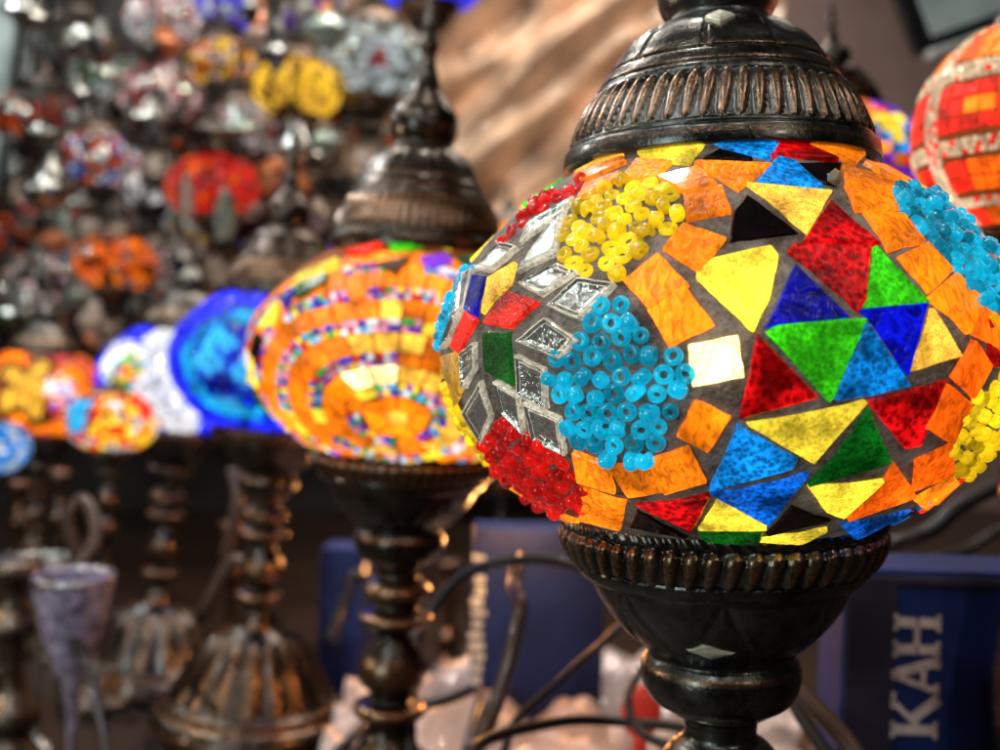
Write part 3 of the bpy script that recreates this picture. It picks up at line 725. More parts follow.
# lamp 6: amber with brown star
r6, H6, _, _ = make_lamp('amber mosaic lamp with dark star pattern, at the far end of the row', at(42, 391, 1.43), 1.0, math.radians(3), table=-.05)
u6 = pix_local(r6, H6, 1); k6 = u6(28, 388); k6b = u6(62, 392); n6 = (k6-Vector((0, 0, H6))).normalized(); a6 = (Vector((0, 0, 1))-n6*n6.z).normalized(); b6 = n6.cross(a6)
def f6(p, n):
    v = p-k6; th = math.atan2(v.dot(a6), v.dot(b6)); d = v.length
    if (p-k6b).length < .022: return random.choice(['bead:white_bead', 'bead:white_bead', 'ultramarine_glass', 'orange_glass'])
    r_ = .022+.03*abs(math.sin(th*2.5)); 
    if d < r_-.008: return 'amber_glass'
    if d < r_+.006: return 'brown_glass'
    return 'orange_glass' if noise.noise(p*30) > -.15 else 'rose_glass'
pattern_globe(r6, H6, f6, shell='warm_grout', cell=.007)
# lamp 7: a sliver of blue at the left edge
r7, H7, c7, _ = make_lamp('small pale blue lamp cut off by the left edge of the photo', at(-12, 446, 1.15), .5, 0, table=-.05)
c7.scale = (1, 1, .25); c7.location.z += .0518*.75
pattern_globe(r7, H7, lambda p, n: 'sky_glass' if noise.noise(p*40) > -.1 else 'white_glass', shell='blue_grout', cell=.012)
# lamp behind the main one, right
r8, H8, _, _ = make_lamp('multicoloured mosaic lamp mostly hidden behind the right shoulder of the large lamp', at(836, 163, .79), .75, math.radians(-4), metal='copper_bronze', group='mosaic table lamps behind the row')
def f8(p, n):
    q = noise.noise(p*26+Vector((3, 1, 7)))
    return 'yellow_glass' if q > .18 else 'sky_glass' if q > .06 else 'scarlet_glass' if q > -.1 else 'orange_glass' if q > -.22 else 'violet_glass'
pattern_globe(r8, H8, f8, shell='grey_grout', cell=.013)
# right lamp: red / orange squares with crystal bead bands
r9, H9, c9, _ = make_lamp('red and orange chequered lamp with strings of crystal beads, at the right edge', at(1043, 133, .44), .6, 0, metal='copper_bronze', group='mosaic table lamps behind the row')
b9 = Mosaic(H9, .085, .080, 2.0); b9.shell('warm_grout', 72, 36)
u9 = pix_local(r9, H9, .6, .085, .080, 2.0)
bb9 = bmesh.new(); tb9 = bb9.faces.layers.float.new('tint_f')
k9 = u9(988, 150); n9 = b9.normal(k9)
lon0 = math.atan2(k9.y, k9.x)
rows = [(-.95, -.7), (-.62, -.34), (-.26, .04), (.22, .42), (.42, .62), (.72, .95)]
for (l0, l1) in [(-.98, -.78), (-.62, -.48), (-.48, -.34), (-.12, .02), (.02, .16), (.16, .30), (.52, .68), (.68, .84), (.84, .98)]:
    n_ = 48
    for k in range(n_):
        if k % 8 in (0,): continue
        t0 = lon0+2*PI*(k+.06-4.5)/n_; t1 = lon0+2*PI*(k+.94-4.5)/n_
        q = [b9.surf(t0, l0+.008), b9.surf(t1, l0+.008), b9.surf(t1, l1-.008), b9.surf(t0, l1-.008)]
        mt = 'scarlet_glass'
        if -.12 <= l0 < .3: mt = 'orange_glass' if (k % 8 in (3, 4) and l0 < .1 and l0 > -.05) else 'scarlet_glass'
        elif l0 > .5: mt = 'orange_glass' if k % 8 > 2 else 'deep_orange_glass'
        else: mt = 'deep_orange_glass' if k % 8 in (3, 4, 5) else 'scarlet_glass'
        b9.tile(q, mt, h=.0012, rnd=.0004, tint=random.uniform(.75, 1.0))
def bb_at(lon, lat):
    p = b9.surf(lon, lat); mt = 0 if random.random() < .88 else 1
    blob_into(bb9, tb9, p, b9.normal(p), .0021, mt, random.uniform(.9, 2.6))
for band in ((-.74, -.66), (-.28, -.16), (.34, .48)):
    la = band[0]
    while la < band[1]:
        n_ = int(2*PI*.085*math.cos(la)/.0042)
        for k in range(n_): bb_at(2*PI*(k+random.random()*.3)/n_, la+random.uniform(-.006, .006))
        la += .044
for k in range(6):
    for c_ in (-1, 0, 1):
        la = -.95
        while la < .95: bb_at(lon0+2*PI*(k*8-4)/48+c_*.05/math.cos(la), la); la += .045
g9 = b9.finish('mosaic_globe', r9); finish(bb9, ['crystal_bead', 'scarlet_bead'], 'bead_strings', g9)
# lamp in the second row seen as a dark finial
r10, H10, _, _ = make_lamp('distant lamp of which only the dark pointed cap shows between the two largest lamps', at(508, 246, 1.5), .55, 0, group='mosaic table lamps behind the row')
pattern_globe(r10, H10, lambda p, n: 'orange_glass' if noise.noise(p*40) > 0 else 'amber_glass', shell='warm_grout', cell=.02)
# hanging blue lamp at the top with its finial pointing down
hc = at(430, -32, 1.55)
rh = empty('hanging_mosaic_lamp', Matrix.Translation(hc)); tag(rh, 'hanging blue and orange mosaic lamp cut off by the top of the photo', 'hanging lamp')
def f11(p, n):
    return 'ultramarine_glass' if p.z < -.012 else random.choice(['orange_glass', 'pale_pink_glass', 'ultramarine_glass', 'rose_glass'])
gh = pattern_globe(rh, 0, f11, a=.085, b=.064, shell='blue_grout', cell=.010)
co = bpy.data.objects.new('lower_finial', metal_mesh('cap', LOW['cap'], 'copper_bronze')); COL.objects.link(co); co.parent = rh; co.rotation_euler = (PI, 0, 0)
co = bpy.data.objects.new('upper_cap', metal_mesh('cap', LOW['cap'], 'copper_bronze')); COL.objects.link(co); co.parent = rh
bm = tube([(0, 0, .16), (0, 0, .35), (0, 0, .6)], .003, 8); link('hanging_rod', bm, ['aged_bronze'], rh)
# ------------------------------------------------------------------ background display of lamps (upper left)
def palf(mats, sc=30, seed=0, centre=None):
    def f(p, n):
        q = noise.noise(p*sc+Vector((seed, seed*2, -seed)))
        return mats[min(len(mats)-1, max(0, int((q+.45)/.9*len(mats))))]
    return f
BG = [ # px, py, depth, scale, label, mats, centre mat
 (372, 62, 1.75, .95, 'silver mosaic lamp with a round red medallion beside the hanging blue lamp', ['silver_glass', 'white_glass', 'silver_glass', 'mirror_glass'], 'rose_glass'),
 (293, 88, 1.7, .72, 'glowing gold beaded lamp between the silver and the white lamp', ['bead:gold_bead', 'amber_glass', 'bead:gold_bead', 'amber_glass', 'brown_glass'], None),
 (244, 134, 1.75, .72, 'white and orange mosaic lamp right above the red lamp', ['white_glass', 'brown_glass', 'bead:white_bead', 'pale_pink_glass', 'mirror_glass', 'rose_glass'], None),
 (212, 186, 1.6, .72, 'red mosaic lamp in the middle of the display', ['rose_glass', 'scarlet_glass', 'bead:scarlet_bead', 'rose_glass', 'deep_orange_glass'], None),
 (160, 92, 1.85, .75, 'pink and grey mosaic lamp left of the white lamp', ['mirror_glass', 'pale_pink_glass', 'silver_glass', 'rose_glass', 'silver_glass'], None),
 (108, 78, 1.95, .7, 'grey green mirrored mosaic lamp near the pale door frame', ['silver_glass', 'dark_green_glass', 'mirror_glass', 'white_glass'], None),
 (160, 18, 1.95, .7, 'white and pink lamp at the top of the display', ['bead:white_bead', 'mirror_glass', 'pale_pink_glass', 'rose_glass', 'white_glass'], None),
 (222, 62, 1.9, .6, 'orange beaded lamp behind the gold one', ['orange_glass', 'bead:gold_bead', 'brown_glass', 'pale_pink_glass'], None),
 (222, 2, 2.0, .7, 'blue lamp at the top of the display', ['azure_glass', 'ultramarine_glass', 'violet_glass', 'white_glass'], None),
 (98, 160, 1.8, .7, 'blue white and orange mosaic lamp left of the red one', ['brown_glass', 'deep_orange_glass', 'mirror_glass', 'bead:white_bead', 'azure_glass'], None),
 (150, 185, 1.85, .6, 'small silver lamp touching the red lamp', ['mirror_glass', 'silver_glass', 'bead:white_bead'], None),
 (60, 205, 1.9, .72, 'dull pink and red mosaic lamp below the display edge on the left', ['brown_glass', 'rose_glass', 'silver_glass', 'mirror_glass'], None),
 (118, 262, 1.6, .62, 'orange lamp above the white flower lamp', ['brown_glass', 'deep_orange_glass', 'orange_glass', 'mirror_glass'], None),
 (62, 282, 1.65, .85, 'big dull silver lamp above the amber lamp', ['mirror_glass', 'brown_glass', 'silver_glass', 'pale_pink_glass', 'mirror_glass'], None),
 (180, 268, 1.75, .55, 'small pinkish lamp right of the orange one', ['brown_glass', 'pale_pink_glass', 'mirror_glass', 'rose_glass'], None),
 (185, 228, 1.95, .62, 'cream and amber lamp under the red one', ['amber_glass', 'white_glass', 'mirror_glass', 'brown_glass'], None),
 (262, 232, 1.9, .5, 'small grey lamp right of the red one', ['mirror_glass', 'silver_glass', 'violet_glass'], None),
 (12, 300, 1.9, .65, 'grey lamp at the left edge above the amber lamp', ['mirror_glass', 'brown_glass', 'dark_green_glass'], None),
 (320, 18, 2.05, .75, 'dark mirrored lamp behind the gold one', ['mirror_glass', 'brown_glass', 'mirror_glass', 'violet_glass'], None),
 (318, 150, 2.0, .6, 'dark grey lamp above the third lamp', ['mirror_glass', 'brown_glass', 'mirror_glass'], None),
]
BG2 = [(30, 120, 2.1, .8, 'dim grey lamp beside the black upright'), (75, 120, 2.15, .8, 'dim brown lamp between the green grey and the blue white lamps'), (125, 122, 2.1, .7, 'dim lamp below the grey green mirrored one'), (185, 130, 2.15, .8, 'dim lamp between the red lamp and the pink and grey one'),
 (262, 40, 2.15, .8, 'dim lamp above the gold beaded one'), (300, 200, 2.1, .8, 'dim lamp above the blue lamp of the row'), (345, 110, 2.15, .8, 'dim lamp under the silver lamp'), (100, 215, 2.1, .8, 'dim lamp above the orange one of the display'), (140, 300, 2.1, .85, 'dim lamp just above the white flower lamp'),
 (225, 290, 2.1, .85, 'dim lamp left of the cap of the third lamp'), (20, 235, 2.15, .85, 'dim lamp at the left edge above the big dull silver one'), (340, 200, 2.1, .8, 'dim lamp left of the second lamp cap'), (80, 40, 2.15, .8, 'dim lamp top left of the display'), (375, 140, 2.15, .8, 'dim lamp behind the spire of the second lamp')]
DULL = ['mirror_glass', 'brown_glass', 'silver_glass', 'black_glass', 'rose_glass', 'mirror_glass', 'deep_orange_glass']
for k, b_ in enumerate(BG2):
    mm = [DULL[(k*3+j*2) % 7] for j in range(5)]; BG.append(b_+(mm, None))
for i, (x, y, Y, s, lab, mats, cm) in enumerate(BG):
    s *= 1.12; c = at(x+random.uniform(-4, 4), y, Y); hh = .2*s
    r_, H_, _, _ = make_lamp(lab, c, s, random.uniform(-.16, .16), metal='aged_bronze', table=c.z-hh, group='lamps crowded on the display behind')
    fn = palf(mats, 34/ s**.5, i)
    if cm:
        uu = pix_local(r_, H_, s); kk = uu(x+8, y-4)
        def fn2(p, n, fn=fn, kk=kk, cm=cm):
            d = (p-kk).length
            return cm if d < .013 else ('white_glass' if d < .036 else fn(p, n))
    else: fn2 = fn
    pattern_globe(r_, H_, fn2, cell=.014, shell='dark_grout', glow=.8 if i in (1, 8) else .6 if i in (3, 12) else random.uniform(.3, .65) if i < 20 else .2)
    # its bracket on the display
    f_ = r_.matrix_world.translation
    bm = box(.10, .10, .012, Matrix.Translation((0, 0, -.0065)), bev=.002)
    tube([(0, .04, -.012), (0, .15, -.03), (0, .42, -.03)], .007, 8, bm)
    o = link('wall_bracket', bm, ['dark_wall']); o.location = f_; tag(o, 'dark bracket carrying the '+' '.join(lab.split()[:9]), 'bracket', 'brackets of the lamp display')
# small ornaments hanging in front of the display
def orn_bm(kind):
    bm = bmesh.new()
    if kind == 0: lathe([(0, .03), (.006, .026), (.02, 0), (.012, -.018), (0, -.034)], 8, None, bm)
    elif kind == 1: lathe(cat([(0, .02), (.012, .018), (.026, .004), (.026, -.006), (.01, -.02), (0, -.022)], 3), 14, None, bm)
    elif kind == 2: lathe([(0, .022), (.004, .02), (.008, .006), (.03, -.004), (.034, -.012), (.02, -.012), (0, -.010)], 16, None, bm)
    else: lathe([(0, .035), (.008, .03), (.01, 0), (.014, -.01), (.009, -.04), (0, -.042)], 6, None, bm)
    for v in bm.verts: v.co *= random.uniform(.93, 1.07)
    return bm
for k_, col in (('ornament_orange', (.5, .16, .06)), ('ornament_cream', (.45, .36, .3)), ('ornament_green', (.25, .33, .27)), ('ornament_red', (.35, .04, .035))):
    plain(k_, col, .15, .35, E=.05, sc=90, nz=.6, bump=.5, coat=.6)
OM = ['silver_metal', 'ornament_orange', 'aged_bronze', 'ornament_cream', 'silver_metal', 'ornament_green', 'copper_bronze', 'aged_bronze', 'copper_bronze', 'silver_metal']
OMW = ['dull silver', 'orange', 'dark bronze', 'cream', 'dull silver', 'grey green', 'brown copper', 'dark bronze', 'brown copper', 'dull silver']
OK_ = ['pointed drop', 'round bauble', 'small bell', 'slim pendant']
protos = {}
for i in range(62):
    kd = random.randrange(4); mi_ = random.randrange(10); x = random.uniform(18, 345); y = random.uniform(5, 335 if x < 230 else 225); Y = random.uniform(1.42, 1.62)
    key = (kd, OM[mi_])
    if key not in protos:
        r_ = empty('hanging_ornament', Matrix.Identity(4)); link('pendant', orn_bm(kd), [OM[mi_]], r_, smooth=kd == 1)
        link('cord', tube([(0, 0, .02), (0, 0, .5), (0, 0, 1.0)], .0008, 5, n=1), ['frame_black'], r_); protos[key] = r_
    else:
        src = protos[key]; r_ = src.copy(); COL.objects.link(r_)
        for ch in list(src.children): c2_ = ch.copy(); COL.objects.link(c2_); c2_.parent = r_
    p = at(x, y, Y); sc_ = random.uniform(.7, 1.25); r_.matrix_world = Matrix.Translation(p) @ Matrix.Rotation(random.uniform(0, 6), 4, 'Z') @ Matrix.Scale(sc_, 4)
    tag(r_, '%s %s hanging on a cord before the crowded lamps' % (OMW[mi_], OK_[kd]), 'ornament', '%s ornaments shaped like a %s' % (OMW[mi_], OK_[kd]))
# ------------------------------------------------------------------ setting
bm = box(3.4, 3.6, .04, Matrix.Translation((0, 1.35, -.02)))
bm.free()
bm = bmesh.new()
def sheet(x0, x1, y0, y1, nx, ny, fz, thick=.02):
    bm = bmesh.new(); g = [[bm.verts.new((x0+(x1-x0)*i/nx, y0+(y1-y0)*j/ny, fz(x0+(x1-x0)*i/nx, y0+(y1-y0)*j/ny))) for i in range(nx+1)] for j in range(ny+1)]
    for j in range(ny):
        for i in range(nx): bm.faces.new((g[j][i], g[j][i+1], g[j+1][i+1], g[j+1][i]))
    return bm
bm.free()
bm = box(1.75, 1.15, .04, Matrix.Translation((.575, .375, -.0205)), bev=.003)
tag(link('table', bm, ['table_wood'], smooth=False), 'dark wooden tabletop under the row of lamps', 'table')
bm = box(3.2, 2.6, .04, Matrix.Translation((-.3, 1.36, -.0705)), bev=.003)
tag(link('table', bm, ['table_wood'], smooth=False), 'lower dark wooden tabletop under the farther lamps', 'table')
def crumple(x, y):
    p = Vector((x*7, y*7, 0)); a = noise.noise(p); b = noise.noise(p*2.3+Vector((5, 2, 0))); c = noise.noise(p*5+Vector((1, 9, 0)))
    return abs(a)*.05+abs(b)*.03+abs(c)*.012
cx = at(540, 700, .95)
bm = sheet(cx.x-.17, cx.x+.22, .66, .945, 80, 60, lambda x, y: .004+crumple(x, y)*1.25*min(1, (y-.65)/.05))
o = link('plastic_sheet', bm, ['plastic_wrap']); so = o.modifiers.new('s', 'SOLIDIFY'); so.thickness = .001
tag(o, 'crumpled pale plastic sheet lying on the table between the lamp stems', 'plastic sheet')
o = link('floor', sheet(-6, 6, -3, 8, 2, 2, lambda x, y: -.8), ['dark_wall']); tag(o, kind='structure')
def wallz(name, x0, x1, z0, z1, Y, mat, f=None, nx=60, nz=40):
    bm = bmesh.new(); g = [[bm.verts.new((x0+(x1-x0)*i/nx, Y+(f(i/nx, j/nz) if f else 0), z0+(z1-z0)*j/nz)) for i in range(nx+1)] for j in range(nz+1)]
    for j in range(nz):
        for i in range(nx): bm.faces.new((g[j][i], g[j][i+1], g[j+1][i+1], g[j+1][i]))
    return link(name, bm, [mat])
o = wallz('wall_back', -3.5, 3.5, -.8, 2.4, 2.9, 'wall_paint'); tag(o, 'dull pinkish brown back wall of the stall', 'wall', kind='structure')
# dark backing board of the lamp display
a, b = at(20, 0, 2.35), at(345, 700, 2.35)
bm = box(b.x-a.x+.1, .03, 1.9, Matrix.Translation(((a.x+b.x)/2, 2.36, .35))); o = link('display_board', bm, ['dark_wall'], smooth=False); tag(o, 'dark board behind the crowded lamps of the display', 'board')
# draped pale sheet, diagonal folds
def fold(u, v):
    t = u*.9-v*1.1; return .07*math.sin(t*21+2*noise.noise(Vector((u*3, v*3, 0))))+.035*math.sin(t*47+3*noise.noise(Vector((u*4, v*4, 4))))
a, b = at(335, 420, 2.1), at(790, -60, 2.1)
o = wallz('draped_sheet', a.x, b.x, a.z, b.z, 2.15, 'cloth_beige', fold, 140, 110); so = o.modifiers.new('s', 'SOLIDIFY'); so.thickness = .003
tag(o, 'beige sheet hanging in diagonal folds behind the large lamp', 'cloth')
# dark picture frame / screen in the top right
c = at(966, -20, 1.25); r_ = empty('wall_screen', Matrix.Translation(c) @ Matrix.Rotation(math.radians(-22), 4, 'Y') @ Matrix.Rotation(math.radians(8), 4, 'Z')); tag(r_, 'dark glossy screen with pale lower edge in the top right corner', 'screen')
link('screen_panel', box(.19, .012, .13, bev=.002), ['frame_black'], r_, smooth=False)
link('pale_edge', box(.165, .02, .009, Matrix.Translation((0, -.006, -.0695)), bev=.001), ['frame_white'], r_, smooth=False)
link('painted_reflection', box(.14, .003, .05, Matrix.Translation((0, -.0078, -.025))), ['pale_panel'], r_, smooth=False)  # pale slab paints a reflection onto the dark screen
# door frame strips at far left
for x0, w, mt, lab in ((12, 26, 'pale_panel', 'pale bluish glass panel at the far left edge'), (40, 11, 'silver_metal', 'thin grey metal upright right of the pale panel'), (58, 16, 'frame_black', 'black upright beside the grey metal upright')):
    p = at(x0, 60, 2.2)
    bm = box(w*2.2/F, .03, 1.7, Matrix.Identity(4), bev=.004); o = link('door_upright', bm, [mt], smooth=False); o.location = (p.x, 2.2, p.z+.25); o.rotation_euler = (0, math.radians(6), 0); tag(o, lab, 'door frame')
# ------------------------------------------------------------------ boxes on the table
def text_mesh(s, size, mat, parent, M, ext=.0003):
    cu = bpy.data.curves.new('t', 'FONT'); cu.body = s; cu.size = size; cu.extrude = ext; cu.align_x = 'CENTER'; cu.align_y = 'CENTER'; cu.offset = size*.012; cu.space_character = 1.08
    t = bpy.data.objects.new('t', cu); COL.objects.link(t); bpy.context.view_layer.update()
    me = bpy.data.meshes.new_from_object(t); bpy.data.objects.remove(t); o = bpy.data.objects.new('lettering', me); COL.objects.link(o)
    me.materials.clear(); me.materials.append(G[mat]); o.parent = parent; o.matrix_local = M; return o
def serif_text(parent, M0, mat, h, glyphs, gap):
    """slab-serif capitals from bars, running along local x"""
    bm = bmesh.new(); x = 0; t = h*.2
    def bar(x0, y0, x1, y1, w):
        a, b = Vector((x0, y0, 0)), Vector((x1, y1, 0)); d = b-a; ang = math.atan2(d.y, d.x)
        box(d.length, w, .0008, Matrix.Translation((a+b)/2) @ Matrix.Rotation(ang, 4, 'Z'), bm)
    for g in glyphs:
        if g == 'H':
            w = h*.78; bar(x+t/2, 0, x+t/2, h, t); bar(x+w-t/2, 0, x+w-t/2, h, t); bar(x, h*.5, x+w, h*.5, t*.55)
            for xx in (x+t/2, x+w-t/2): bar(xx-t*.9, t*.2, xx+t*.9, t*.2, t*.4); bar(xx-t*.9, h-t*.2, xx+t*.9, h-t*.2, t*.4)
        elif g == 'A':
            w = h*.82; bar(x+t*.3, 0, x+w/2, h, t*.6); bar(x+w-t*.4, 0, x+w/2, h, t); bar(x+t, h*.33, x+w-t, h*.33, t*.5)
            for xx in (x+t*.3, x+w-t*.4): bar(xx-t*.9, t*.2, xx+t*.9, t*.2, t*.4)
            bar(x+w/2-t*.5, h-t*.2, x+w/2+t*.5, h-t*.2, t*.4)
        elif g == 'K':
            w = h*.82; bar(x+t/2, 0, x+t/2, h, t); bar(x+t, h*.42, x+w-t*.4, h, t*.55); bar(x+t*1.6, h*.55, x+w-t*.2, 0, t)
            for xx, yy in ((x+t/2, t*.2), (x+t/2, h-t*.2), (x+w-t*.4, h-t*.2), (x+w-t*.2, t*.2)): bar(xx-t*.9, yy, xx+t*.9, yy, t*.4)
        x += w+gap
    for v in bm.verts: v.co.x -= (x-gap)/2; v.co.y -= h/2
    o = link('lettering', bm, [mat], parent, smooth=False); o.matrix_local = M0; o['label'] = 'pale serif capitals reading KAH'; return o
YB = .47
tl_, br_ = at(848, 566, YB), at(1075, 566, YB)
topz = tl_.z-.001; bw = br_.x-tl_.x
rb = empty('carton_box', Matrix.Translation(((tl_.x+br_.x)/2, YB+.02, 0)) @ Matrix.Rotation(math.radians(-2), 4, 'Z')); tag(rb, 'dark blue carton with big pale serif letters, right of the large lamp foot', 'box', 'blue cartons behind the lamps')
link('carton_body', box(bw, .04, topz, Matrix.Translation((0, 0, topz/2)), bev=.0015), ['box_blue'], rb, smooth=False)
lk = at(848, 600, YB)
link('shaded_strip', box(.022, .002, topz-.004, Matrix.Translation((-bw/2+.0125, -.0205, topz/2-.001))), ['box_shaded'], rb, smooth=False)  # shading of the carton's left side painted on as a darker strip
link('lid_edge', box(bw-.004, .003, .004, Matrix.Translation((0, -.0203, topz-.005)), bev=.0008), ['box_edge'], rb, smooth=False)
tc_ = rb.matrix_world.inverted() @ at(915, 676, YB)
serif_text(rb, Matrix.Translation((tc_.x, -.0212, tc_.z)) @ Matrix.Rotation(PI/2, 4, 'X') @ Matrix.Rotation(PI/2, 4, 'Z'), 'ink_white', .0208, 'KAH', .0012)
def carton(x0, x1, ytop, Y, lab, rot=0, col='box_blue', depth=.04, stripe=None):
    a, b = at(x0, ytop, Y), at(x1, ytop, Y); z = a.z; w = b.x-a.x; base = 0
    r_ = empty('carton_box', Matrix.Translation(((a.x+b.x)/2, Y+depth/2, base)) @ Matrix.Rotation(math.radians(rot), 4, 'Z')); tag(r_, lab, 'box', 'blue cartons behind the lamps')
    link('carton_body', box(w, depth, z, Matrix.Translation((0, 0, z/2)), bev=.002), [col], r_, smooth=False)
    if stripe is not None:
        bm = bmesh.new()
        for k in range(16):
            zz = z-.022-k*.0085; ww = random.uniform(.005, .012)
            box(ww, .001, random.uniform(.003, .0065), Matrix.Translation((stripe+random.uniform(-.002, .002), -depth/2-.001, zz)), bm)
        link('blurred_print', bm, ['frame_white'], r_, smooth=False)
    return r_
carton(474, 606, 528, .80, 'blue carton with pale printing between the second lamp and the large lamp', 3, stripe=-.047)
carton(322, 366, 548, .93, 'small blue carton just left of the second lamp stem', -6)
# ------------------------------------------------------------------ cables
def cable(pts, r, mat, lab):
    q = [at(*p) for p in pts]; o = link('power_cable', tube(q, r, 10), [mat]); tag(o, lab, 'cable', 'cables tangled under the lamps'); return o
cable([(470, 800, .40), (478, 745, .44), (560, 722, .50), (620, 722, .52), (690, 730, .50), (740, 760, .46)], .0026, 'black_cable', 'black cable running level across the bottom centre')
cable([(498, 800, .44), (512, 728, .48), (560, 680, .50), (606, 640, .52), (640, 600, .52), (640, 560, .55)], .0021, 'black_cable', 'straight black cable slanting up to the large lamp cup')
cable([(410, 800, .55), (415, 650, .62), (440, 600, .64), (480, 567, .64), (545, 560, .62), (600, 580, .6), (640, 640, .6)], .0034, 'black_cable', 'black cable arching left of the large lamp cup')
cable([(455, 800, .5), (490, 720, .54), (512, 650, .56), (520, 605, .57), (514, 585, .6), (520, 560, .66)], .0042, 'brown_cable', 'thick brown cable rising left of the large lamp cup')
cable([(770, 640, .42), (800, 690, .40), (850, 745, .38), (880, 800, .36)], .0036, 'brown_cable', 'brown cable slanting down right of the large lamp stem')
cable([(640, 670, .52), (628, 700, .50), (645, 735, .47), (720, 760, .45)], .0022, 'black_cable', 'black cable curling beside the large lamp neck')
cable([(860, 800, .42), (800, 715, .45), (790, 690, .46), (760, 690, .48)], .003, 'black_cable', 'black cable behind the brown slanting one')
cable([(760, 560, .62), (880, 545, .62), (930, 530, .6), (960, 505, .6), (1010, 480, .6)], .0048, 'black_cable', 'thick black cable above the lettered carton')
cable([(900, 562, .6), (960, 552, .6), (1000, 530, .6), (1050, 520, .6)], .0034, 'black_cable', 'thin black cable just over the lid of the lettered carton')
cable([(300, 800, .6), (345, 745, .62), (385, 712, .66), (440, 702, .66), (480, 690, .66), (470, 740, .6), (455, 800, .56)], .0036, 'black_cable', 'black cable crossing the pale plastic sheet')
cable([(330, 640, .8), (345, 600, .82), (352, 575, .84), (372, 590, .84), (380, 640, .8)], .005, 'black_cable', 'black cable hump left of the second lamp stem')
cable([(65, 620, .8), (85, 660, .76), (100, 720, .7), (112, 790, .66)], .003, 'black_cable', 'thin dark cable falling through the glassware at bottom left')
cable([(225, 560, .95), (238, 500, .95), (232, 470, .96)], .006, 'brown_cable', 'brown cable rising between the third and fourth lamp')
cable([(200, 620, .92), (235, 560, .92), (255, 600, .9), (240, 650, .9), (215, 640, .92)], .006, 'brown_cable', 'brown cable coil between the third and fourth lamp')
cable([(80, 560, 1.0), (68, 520, 1.0), (85, 500, 1.0), (95, 540, .98), (60, 590, .95)], .006, 'brown_cable', 'pale brown cable loop under the small red lamp')
# red light spot (switch) behind neck
c = at(641, 712, .56); bm = bmesh.new(); bmesh.ops.create_uvsphere(bm, u_segments=24, v_segments=16, radius=.011)
for v in bm.verts: v.co.z *= 1.3; v.co.y *= .6
tube([(0, 0, -.012), (0, 0, -.05), (0, 0, -c.z)], .004, 10, bm)
o = link('red_knob', bm, ['red_plastic']); o.location = c; tag(o, 'red plastic knob peeping out left of the large lamp neck', 'knob')
# ------------------------------------------------------------------ glassware bottom left
def vessel(x, y, Y, R, h, mat, lab, cat_='glass', table=-.05, prof=None, name='glass_holder', rib=14):
    c = at(x, y, Y); z = table; hh = c.z-table
    prof = prof or [(0, .0), (.55, 0), (.6, .02), (.2, .06), (.12, .2), (.14, .45), (.3, .58), (.62, .7), (.85, .84), (1, 1), (.95, 1), (.8, .84), (.56, .72), (.1, .6), (0, .6)]
    pr = cat([(a*R, b*hh) for a, b in prof], 3)
    bm = lathe([(max(a, 0), b) for a, b in pr], 48, lambda th, i, r, z: (r*.05*math.cos(th*rib), 0))
    r_ = empty(name, Matrix.Translation((c.x, Y, table))); tag(r_, lab, cat_, 'glassware in the lower left corner')
    link('bowl', bm, [mat], r_)
    bm = bmesh.new(); tube([(R*1.0*math.cos(2*PI*k/24), R*1.0*math.sin(2*PI*k/24), hh) for k in range(25)], R*.07, 8, bm, n=2)
    link('rim', bm, ['silver_metal'], r_); return r_
vessel(74, 578, .80, .029, 0, 'lilac_glass', 'lilac cut glass candle holder with a pale rim, left of the fourth lamp foot', 'candle holder')
vessel(40, 560, .95, .026, 0, 'silver_metal', 'silver goblet behind the lilac one', 'candle holder')
# smaller brass stands packed between the lamp feet
def stand(x, ytop, Y, R, mat, lab, table):
    c = at(x, ytop, Y); hh = c.z-table
    prof = [(0, 1), (.25, 1), (.3, .95), (.16, .88), (.2, .8), (.3, .74), (.15, .66), (.14, .5), (.28, .42), (.3, .36), (.2, .3), (.5, .16), (.9, .08), (1, .03), (.98, 0), (0, 0)]
    bm = lathe([(max(a, 0), b) for a, b in cat([(a*R, b*hh) for a, b in prof], 4)], 40, lambda th, i, r, z: (r*.03*math.cos(th*16), .6*(.5+.5*math.cos(th*16))))
    o = link('brass_stand', bm, [mat]); o.location = (c.x, Y, table); tag(o, lab, 'lamp stand', 'bare stands between the lamps')
stand(14, 560, .82, .07, 'aged_bronze', 'dark stand with a wide foot in the lower left corner', -.05)
stand(232, 520, 1.02, .045, 'copper_bronze', 'bare bronze stand between the third and fourth lamp', -.05)
stand(60, 470, 1.25, .05, 'aged_bronze', 'bare dark stand under the amber lamp', -.05)
stand(20, 480, 1.3, .05, 'copper_bronze', 'bare bronze stand at the left edge under the amber lamp', -.05)
stand(330, 560, 1.1, .05, 'aged_bronze', 'bare dark stand behind the third lamp', -.05)
stand(450, 560, 1.15, .05, 'aged_bronze', 'bare dark stand right of the second lamp stem', -.05)
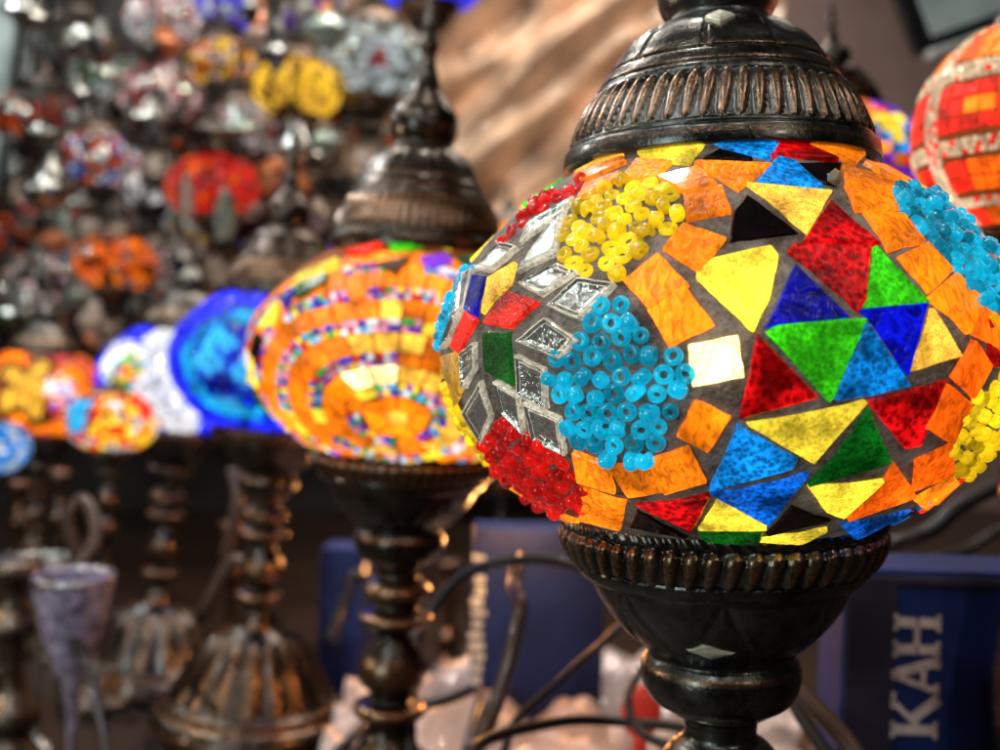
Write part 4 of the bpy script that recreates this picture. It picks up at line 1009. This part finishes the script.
# ------------------------------------------------------------------ light
w = bpy.data.worlds.new('World'); S.world = w; w.use_nodes = True
bgn = w.node_tree.nodes['Background']; bgn.inputs[0].default_value = (.65, .58, .52, 1); bgn.inputs[1].default_value = .012
def area(name, loc, tgt, sx, sy, e, col):
    l = bpy.data.lights.new(name, 'AREA'); l.shape = 'RECTANGLE'; l.size = sx; l.size_y = sy; l.energy = e; l.color = col
    o = bpy.data.objects.new(name, l); COL.objects.link(o); o.location = loc
    o.rotation_euler = (Vector(tgt)-Vector(loc)).to_track_quat('-Z', 'Y').to_euler(); return o
area('added_strip', (-.50, -.25, 1.1), (.05, .3, .3), .8, .04, 1.3, (.85, .97, 1))  # added out of view for cool highlights on the metal caps
area('added_cool_fill', (-.75, -.45, .42), (.05, .35, .2), .14, .5, 3.4, (.75, .95, .92))  # added panel out of view, gives the cup its cool grey sheen
area('added_strip', (-.6, 1.2, 1.6), (-.5, 2.0, .3), 1.2, .06, 6, (1, .93, .85))  # added above the background to brighten the lamp display
area('added_strip', (.35, 1.4, 1.4), (.2, 2.2, .3), .8, .1, 15, (1, .85, .72))  # added above the background to brighten the draped sheet
def fill_point(loc, e, col, r=.012):
    l = bpy.data.lights.new('added_point', 'POINT'); l.energy = e; l.color = col; l.shadow_soft_size = r
    o = bpy.data.objects.new('added_point', l); COL.objects.link(o); o.location = loc
for loc, e, c in (((-.3, .05, 1.0), 3.0, (.9, .97, 1)), ((.35, 0, .95), 2.2, (1, .9, .8)), ((.0, .62, 1.05), 3.0, (1, .92, .82)), ((-.8, .9, 1.1), 6, (1, .95, .9)), ((-.2, 1.35, 1.2), 6, (1, .93, .85)), ((-.9, 1.5, 1.3), 7, (.9, .97, 1)), ((-.45, .35, .75), 2.2, (1, .93, .85)), ((-.15, -.12, .75), 1.3, (1, .97, .92)), ((-.75, .55, .35), 3.5, (1, .8, .55)), ((-.12, .95, .12), .5, (1, .45, .14)), ((-.5, .75, .9), 3.5, (.95, 1, .95)), ((.02, .74, .2), .55, (1, .42, .12)), ((-.08, 1.02, .16), .6, (1, .42, .12)), ((-1.2, 1.2, .9), 6, (.95, 1, .97)), ((-.45, 1.1, 1.35), 7, (1, .9, .75)), ((.3, -.1, .55), .9, (1, .9, .78)), ((.08, -.06, .66), .5, (1, .97, .9))):
    fill_point(loc, e, c)  # added point lights for glints; low orange ones stand in for globe glow
# ------------------------------------------------------------------ render
S.render.engine = 'CYCLES'
S.cycles.max_bounces = 7; S.cycles.transmission_bounces = 5; S.cycles.caustics_reflective = False; S.cycles.caustics_refractive = False
S.cycles.sample_clamp_indirect = 4
S.view_settings.view_transform = 'Standard'; S.view_settings.look = 'None'; S.view_settings.exposure = 0; S.view_settings.gamma = 1
S.render.resolution_x = 1024; S.render.resolution_y = 768
